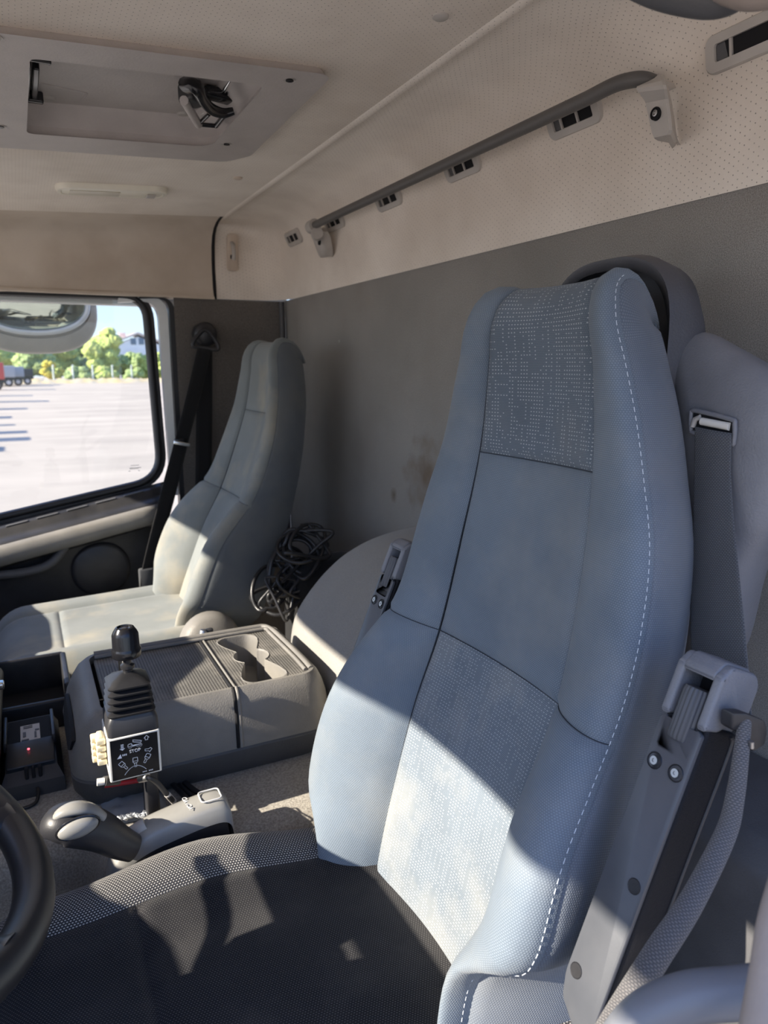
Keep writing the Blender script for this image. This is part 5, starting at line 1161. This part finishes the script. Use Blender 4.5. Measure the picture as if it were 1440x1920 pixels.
# ------------------------------------------------------------------ outside
# kerb mirror over the passenger door
mr = thing('kerb_mirror', 'rounded pale kerb mirror hanging outside at the top of the side window', 'mirror', at(62, 575, Y=2.66))
mc = at(62, 577, Y=2.62); dv = (V(0, 0, 0)-mc).normalized(); mx = V(0, 0, 1).cross(dv).normalized()*-1; mx = V(dv.y, -dv.x, 0).normalized(); mx = mx if mx.x > 0 else -mx; my = dv.cross(mx); my = my if my.z > 0 else -my
def se(w_, h_, d, ex=2.6, cyo=0.0, n=48):
    out = []
    for i in range(n):
        t = 2*PI*i/n; c_, s_ = math.cos(t), math.sin(t)
        out.append(mc+mx*(w_*abs(c_)**(2/ex)*(1 if c_ > 0 else -1))+my*(h_*abs(s_)**(2/ex)*(1 if s_ > 0 else -1)+cyo)+dv*d)
    return out
loft('housing', [se(0.16, 0.12, -0.10), se(0.185, 0.138, -0.06), se(0.192, 0.146, -0.01), se(0.190, 0.144, 0.006), se(0.182, 0.136, 0.012), se(0.172, 0.108, 0.016, 2.3, 0.012), se(0.168, 0.104, 0.006, 2.3, 0.012)], plastic('mirror_housing', (0.52, 0.48, 0.42), 0.45, 300, 0.0, 0.08, dirt=(0.3, 0.27, 0.22), dirt_amt=0.4), mr, closed=True, cap=True, smooth=50)
tube('pale_ring', se(0.163, 0.094, 0.016, 2.2, 0.016), 0.0085, M['white'], mr, seg=10, closed=True, label='white ring around the mirror glass')  # white ring round the glass, modelled as a plain tube
gm_ = plastic('mirror_glass', (0.62, 0.68, 0.60), 0.06, 10, 0.0, 0.05, 0.5, 1.0)
loft('glass', [se(0.156, 0.086, 0.012, 2.2, 0.018), se(0.12, 0.066, 0.020, 2.2, 0.018), se(0.06, 0.034, 0.0245, 2.2, 0.018), se(0.004, 0.003, 0.026, 2.2, 0.018)], gm_, mr, closed=True, cap=True, smooth=80)
tube('arm', catmull([mc-dv*0.08+my*0.05, mc-dv*0.05+my*0.18, mc+V(0, -0.12, 0.30)], 5), 0.016, M['black'], mr, seg=12)
# hedge and trees beyond the yard
def leaf_mat(name, c1, c2, c3):
    k = NT(name); n1 = k.noise(1.6, 5); n2 = k.noise(0.35, 3)
    c = k.mix(k.rng(n1, 0.35, 0.65, 0, 1), c1, c2); c = k.mix(k.rng(n2, 0.45, 0.7, 0, 0.7), c, c3)
    k.bump(n1, 0.8, 0.3); return k.fin(c, 0.8, 0, 0.2)
LM = [leaf_mat('leaves_bright', (0.24, 0.32, 0.09), (0.48, 0.55, 0.18), (0.56, 0.55, 0.16)), leaf_mat('leaves_mid', (0.18, 0.25, 0.11), (0.35, 0.44, 0.19), (0.44, 0.50, 0.18)), leaf_mat('leaves_deep', (0.12, 0.18, 0.12), (0.25, 0.33, 0.19), (0.32, 0.38, 0.18)), leaf_mat('leaves_yellow', (0.42, 0.38, 0.06), (0.62, 0.52, 0.10), (0.60, 0.50, 0.1))]
TM = flat('bark', (0.12, 0.09, 0.06), 0.9)
def tree(x_, y_, h_, w_, mi, label, name='tree', trunk=True, nb=16, seed=0, group='trees and bushes beyond the yard'):
    rnd = random.Random(seed)
    t_ = thing(name, label, name, (x_, y_, GZ), group)
    bm = bmesh.new()
    for k_ in range(nb):
        zc = h_*(0.28+0.62*rnd.random()) if trunk else h_*(0.15+0.7*rnd.random()); f_ = 1-abs(zc/h_-0.5)*1.2
        r = w_*rnd.uniform(0.20, 0.36)
        c_ = V(x_+rnd.uniform(-1, 1)*w_*0.5*f_, y_+rnd.uniform(-1, 1)*w_*0.35, GZ+min(zc, h_-r*0.8))
        q_ = bmesh.ops.create_icosphere(bm, subdivisions=4, radius=r)
        for v in q_['verts']:
            d = v.co.normalized(); v.co = v.co*(1+0.35*noise.noise(d*2.2+V(k_, seed, 0))+0.22*noise.noise(d*6+V(seed, k_, 1))+0.16*noise.noise(d*17+V(k_, seed, 2))); v.co.z *= 0.85; v.co += c_
    from_bm('foliage', bm, LM[mi], t_, 180)
    tube('trunk', catmull([V(x_, y_, GZ), V(x_+0.1, y_, GZ+h_*0.3), V(x_, y_+0.1, GZ+h_*0.55)], 4), lambda t: 0.16*(1-0.5*t)*(h_/6), TM, t_, seg=8)
TL = [(-13, 137, 6.2, 6, 1, 'mid green tree far left behind the parked trucks'), (-7.5, 134, 5.2, 6, 0, 'bright green tree behind the parked trucks at the window edge'), (-2.5, 136, 6.0, 6, 0, 'bright green tree under the left part of the kerb mirror'),
      (2.2, 135, 6.4, 5.5, 1, 'mid green tree under the middle of the kerb mirror'), (6.6, 136, 6.6, 5.5, 0, 'bright green tree just right of the middle of the kerb mirror'), (10.5, 138, 8.0, 5.0, 1, 'mid green tree at the right end of the kerb mirror'),
      (14.5, 140, 9.6, 5.4, 0, 'tallest light green tree between kerb mirror and house'), (13.4, 134, 5.4, 4.6, 2, 'dark green round tree in front of the tallest tree'), (18.6, 135, 5.0, 5.0, 1, 'mid green tree below the left roof edge of the house'),
      (22.6, 136, 4.8, 5.0, 0, 'bright green tree in front of the house wall'), (26.5, 134, 6.6, 5.2, 0, 'bright green tree at the window frame right of the house'), (31, 136, 6.5, 6, 1, 'mid green tree hidden at the right window frame')]
for i, (x_, y_, h_, w_, mi, lab_) in enumerate(TL):
    y2 = 137+9.5*(i % 3); k_ = y2/y_; tree(x_*k_, y2, h_+(k_-1)*(h_+GZ), w_*k_*0.95, mi, lab_, seed=i+1)
tree(4.9, 128.9, 3.6, 1.9, 3, 'small yellow bush in front of the green trees', 'bush', False, 9, 40)
for i, x_ in enumerate((-4.5, 0.2, 9.0, 13.6, 18.2, 22.8, 27.4)):
    tree(x_, 132, 2.5, 3.3, 0 if i % 2 else 1, ['low bush left of the parked trucks by the yard fence', 'low bright bush by the first fence post', 'low bush by the second fence post', 'low bright bush by the third fence post', 'low bush by the fourth fence post', 'low bright bush by the fifth fence post', 'low bush by the last fence post'][i], 'bush', False, 9, 60+i)
PM = flat('pale_post', (0.55, 0.62, 0.60), 0.6)
pl_ = ['fence post nearest the parked trucks', 'second fence post from the parked trucks', 'third fence post from the parked trucks', 'fourth fence post from the parked trucks', 'fifth fence post from the parked trucks, nearest the window frame']
for i, px in enumerate((100, 137, 174, 211, 247)):
    p = at(px, 700, Y=127.0); setp(tube('fence_post', [V(p.x, 127, GZ), V(p.x, 127, GZ+2.3), V(p.x, 126.75, GZ+2.7)], 0.13, PM, seg=8), 'pale '+pl_[i], 'post', 'yard fence posts')
random.seed(5)
rows = [[V(x_, y_, GZ+max(0, h_*(0.6+0.8*random.random()))) for y_, h_ in ((120, 0.0), (121.5, 0.35), (124, 0.6), (127, 0.55), (131, 0.3))] for x_ in frange(-40, 70, 220)]
vg = NT('dry_verge'); c_ = vg.mix(vg.rng(vg.noise(0.6, 5), 0.4, 0.6, 0, 1), (0.52, 0.40, 0.20), (0.40, 0.36, 0.28)); vg.fin(c_, 0.9, 0, 0.1)
struct(loft('ground_verge', rows, vg.m))
# house with gable roof
hb = thing('house', 'pale gabled house with two small windows above the trees', 'house', (26, 165, GZ))
HM = flat('house_wall', (0.90, 0.88, 0.92), 0.8); RM = flat('house_roof', (0.62, 0.50, 0.46), 0.8); BM_ = flat('house_window', (0.12, 0.17, 0.26), 0.3)
hy = 165
apex, el_, er_ = at(258, 629, Y=hy), at(194, 651, Y=hy), at(322, 651, Y=hy)
prism('wall', [(el_.x+0.8, hy, GZ), (er_.x-0.8, hy, GZ), (er_.x-0.8, hy, el_.z), (apex.x, hy, apex.z-0.3), (el_.x+0.8, hy, el_.z)], (0, 9, 0), HM, hb)
for e_ in (el_, er_):
    prism('roof', [V(apex.x, hy-0.6, apex.z+0.25), V(e_.x, hy-0.6, e_.z), V(e_.x, hy-0.6, e_.z+0.45), V(apex.x, hy-0.6, apex.z+0.7)], (0, 10.5, 0), RM, hb)
for px in (250, 265):
    p = at(px, 640, Y=hy); f_ = box('window', (p.x, hy-0.05, p.z), (1.1, 0.14, 1.35), BM_, hb, 0.02)
box('chimney', at(229, 630, Y=168)+V(0, 0, 0.2), (1.4, 1.0, 1.0), RM, hb, 0.03)
# parked lorries along the left of the yard: they stand beyond the frame and cast the long shadows
GB = plastic('lorry_grey', (0.34, 0.35, 0.37), 0.5, 3, 0.0, 0.15); GD = flat('lorry_chassis', (0.035, 0.033, 0.035), 0.7); GR = plastic('lorry_red', (0.50, 0.06, 0.05), 0.4, 3, 0.0, 0.1); GT = flat('lorry_tyre', (0.02, 0.02, 0.02), 0.8); GH = flat('wheel_hub', (0.55, 0.53, 0.52), 0.5)
def lorry(xr, y_, h_, mat, label, w_=1.9):
    t_ = thing('lorry', label, 'lorry', (xr-3.5, y_, GZ), 'parked lorries along the yard')
    box('body', (xr-2.4, y_, GZ+1.15+(h_-1.15)/2), (4.8, w_, h_-1.15), mat, t_, 0.08)
    box('cab', (xr-6.0, y_, GZ+1.7), (1.9, w_, 2.3), GB, t_, 0.2, 3)
    box('chassis', (xr-3.4, y_, GZ+0.95), (6.8, w_*0.5, 0.35), GD, t_, 0.03)
    for x_ in (xr-0.8, xr-1.9, xr-5.9):
        for s_ in (-1, 1):
            wh = lathe('wheel', [(0.0, 0.12), (0.28, 0.10), (0.30, 0.14), (0.46, 0.15), (0.52, 0.08), (0.52, -0.15)], V(x_, y_+s_*(w_/2-0.15), GZ+0.52), GT, t_, axis=(0, s_, 0), seg=20)
            lathe('hub', [(0.0, 0.13), (0.10, 0.13), (0.26, 0.11), (0.27, 0.09)], V(x_, y_+s_*(w_/2-0.15), GZ+0.52), GH, wh, axis=(0, s_, 0), seg=14)
LL = []
tips = [(24.4, 15, 1.5), (27.6, 64, 1.4), (30.6, 58, 1.3), (34.6, 36, 0.9), (40, 30, 1.8), (48, 60, 1.8), (58, 100, 2.0), (70, 70, 2.2)]
for i, (y_, px, w_) in enumerate(tips):
    tipx = at(px, 790, Y=y_).x; h_ = 3.0; lorry(min(tipx-h_/math.tan(e)-0.1, at(-14, 700, Y=y_).x), y_, h_, GB if i != 5 else GR, 'lorry beyond the left window edge casting the %s shadow stripe on the yard' % ['nearest', 'second nearest', 'third nearest', 'fourth nearest', 'fifth nearest', 'sixth nearest', 'seventh nearest', 'farthest'][i], w_)
for i, (px, y_, h_, mt_) in enumerate(((8, 88, 2.9, GR), (28, 104, 2.6, GB), (45, 108, 2.5, GB), (62, 113, 2.2, GD))):
    lorry(at(px, 700, Y=y_).x, y_, h_, mt_, ['red lorry cut by the left edge of the window', 'grey lorry behind the red one at the far side of the yard', 'grey lorry third in the far row at the left', 'low dark lorry at the right end of the far row'][i], 2.3)
# ------------------------------------------------------------------ lift everything so that the cab floor is z = 0
for o in list(bpy.data.objects):
    if o.parent is None: o.location.z += EYE_Z
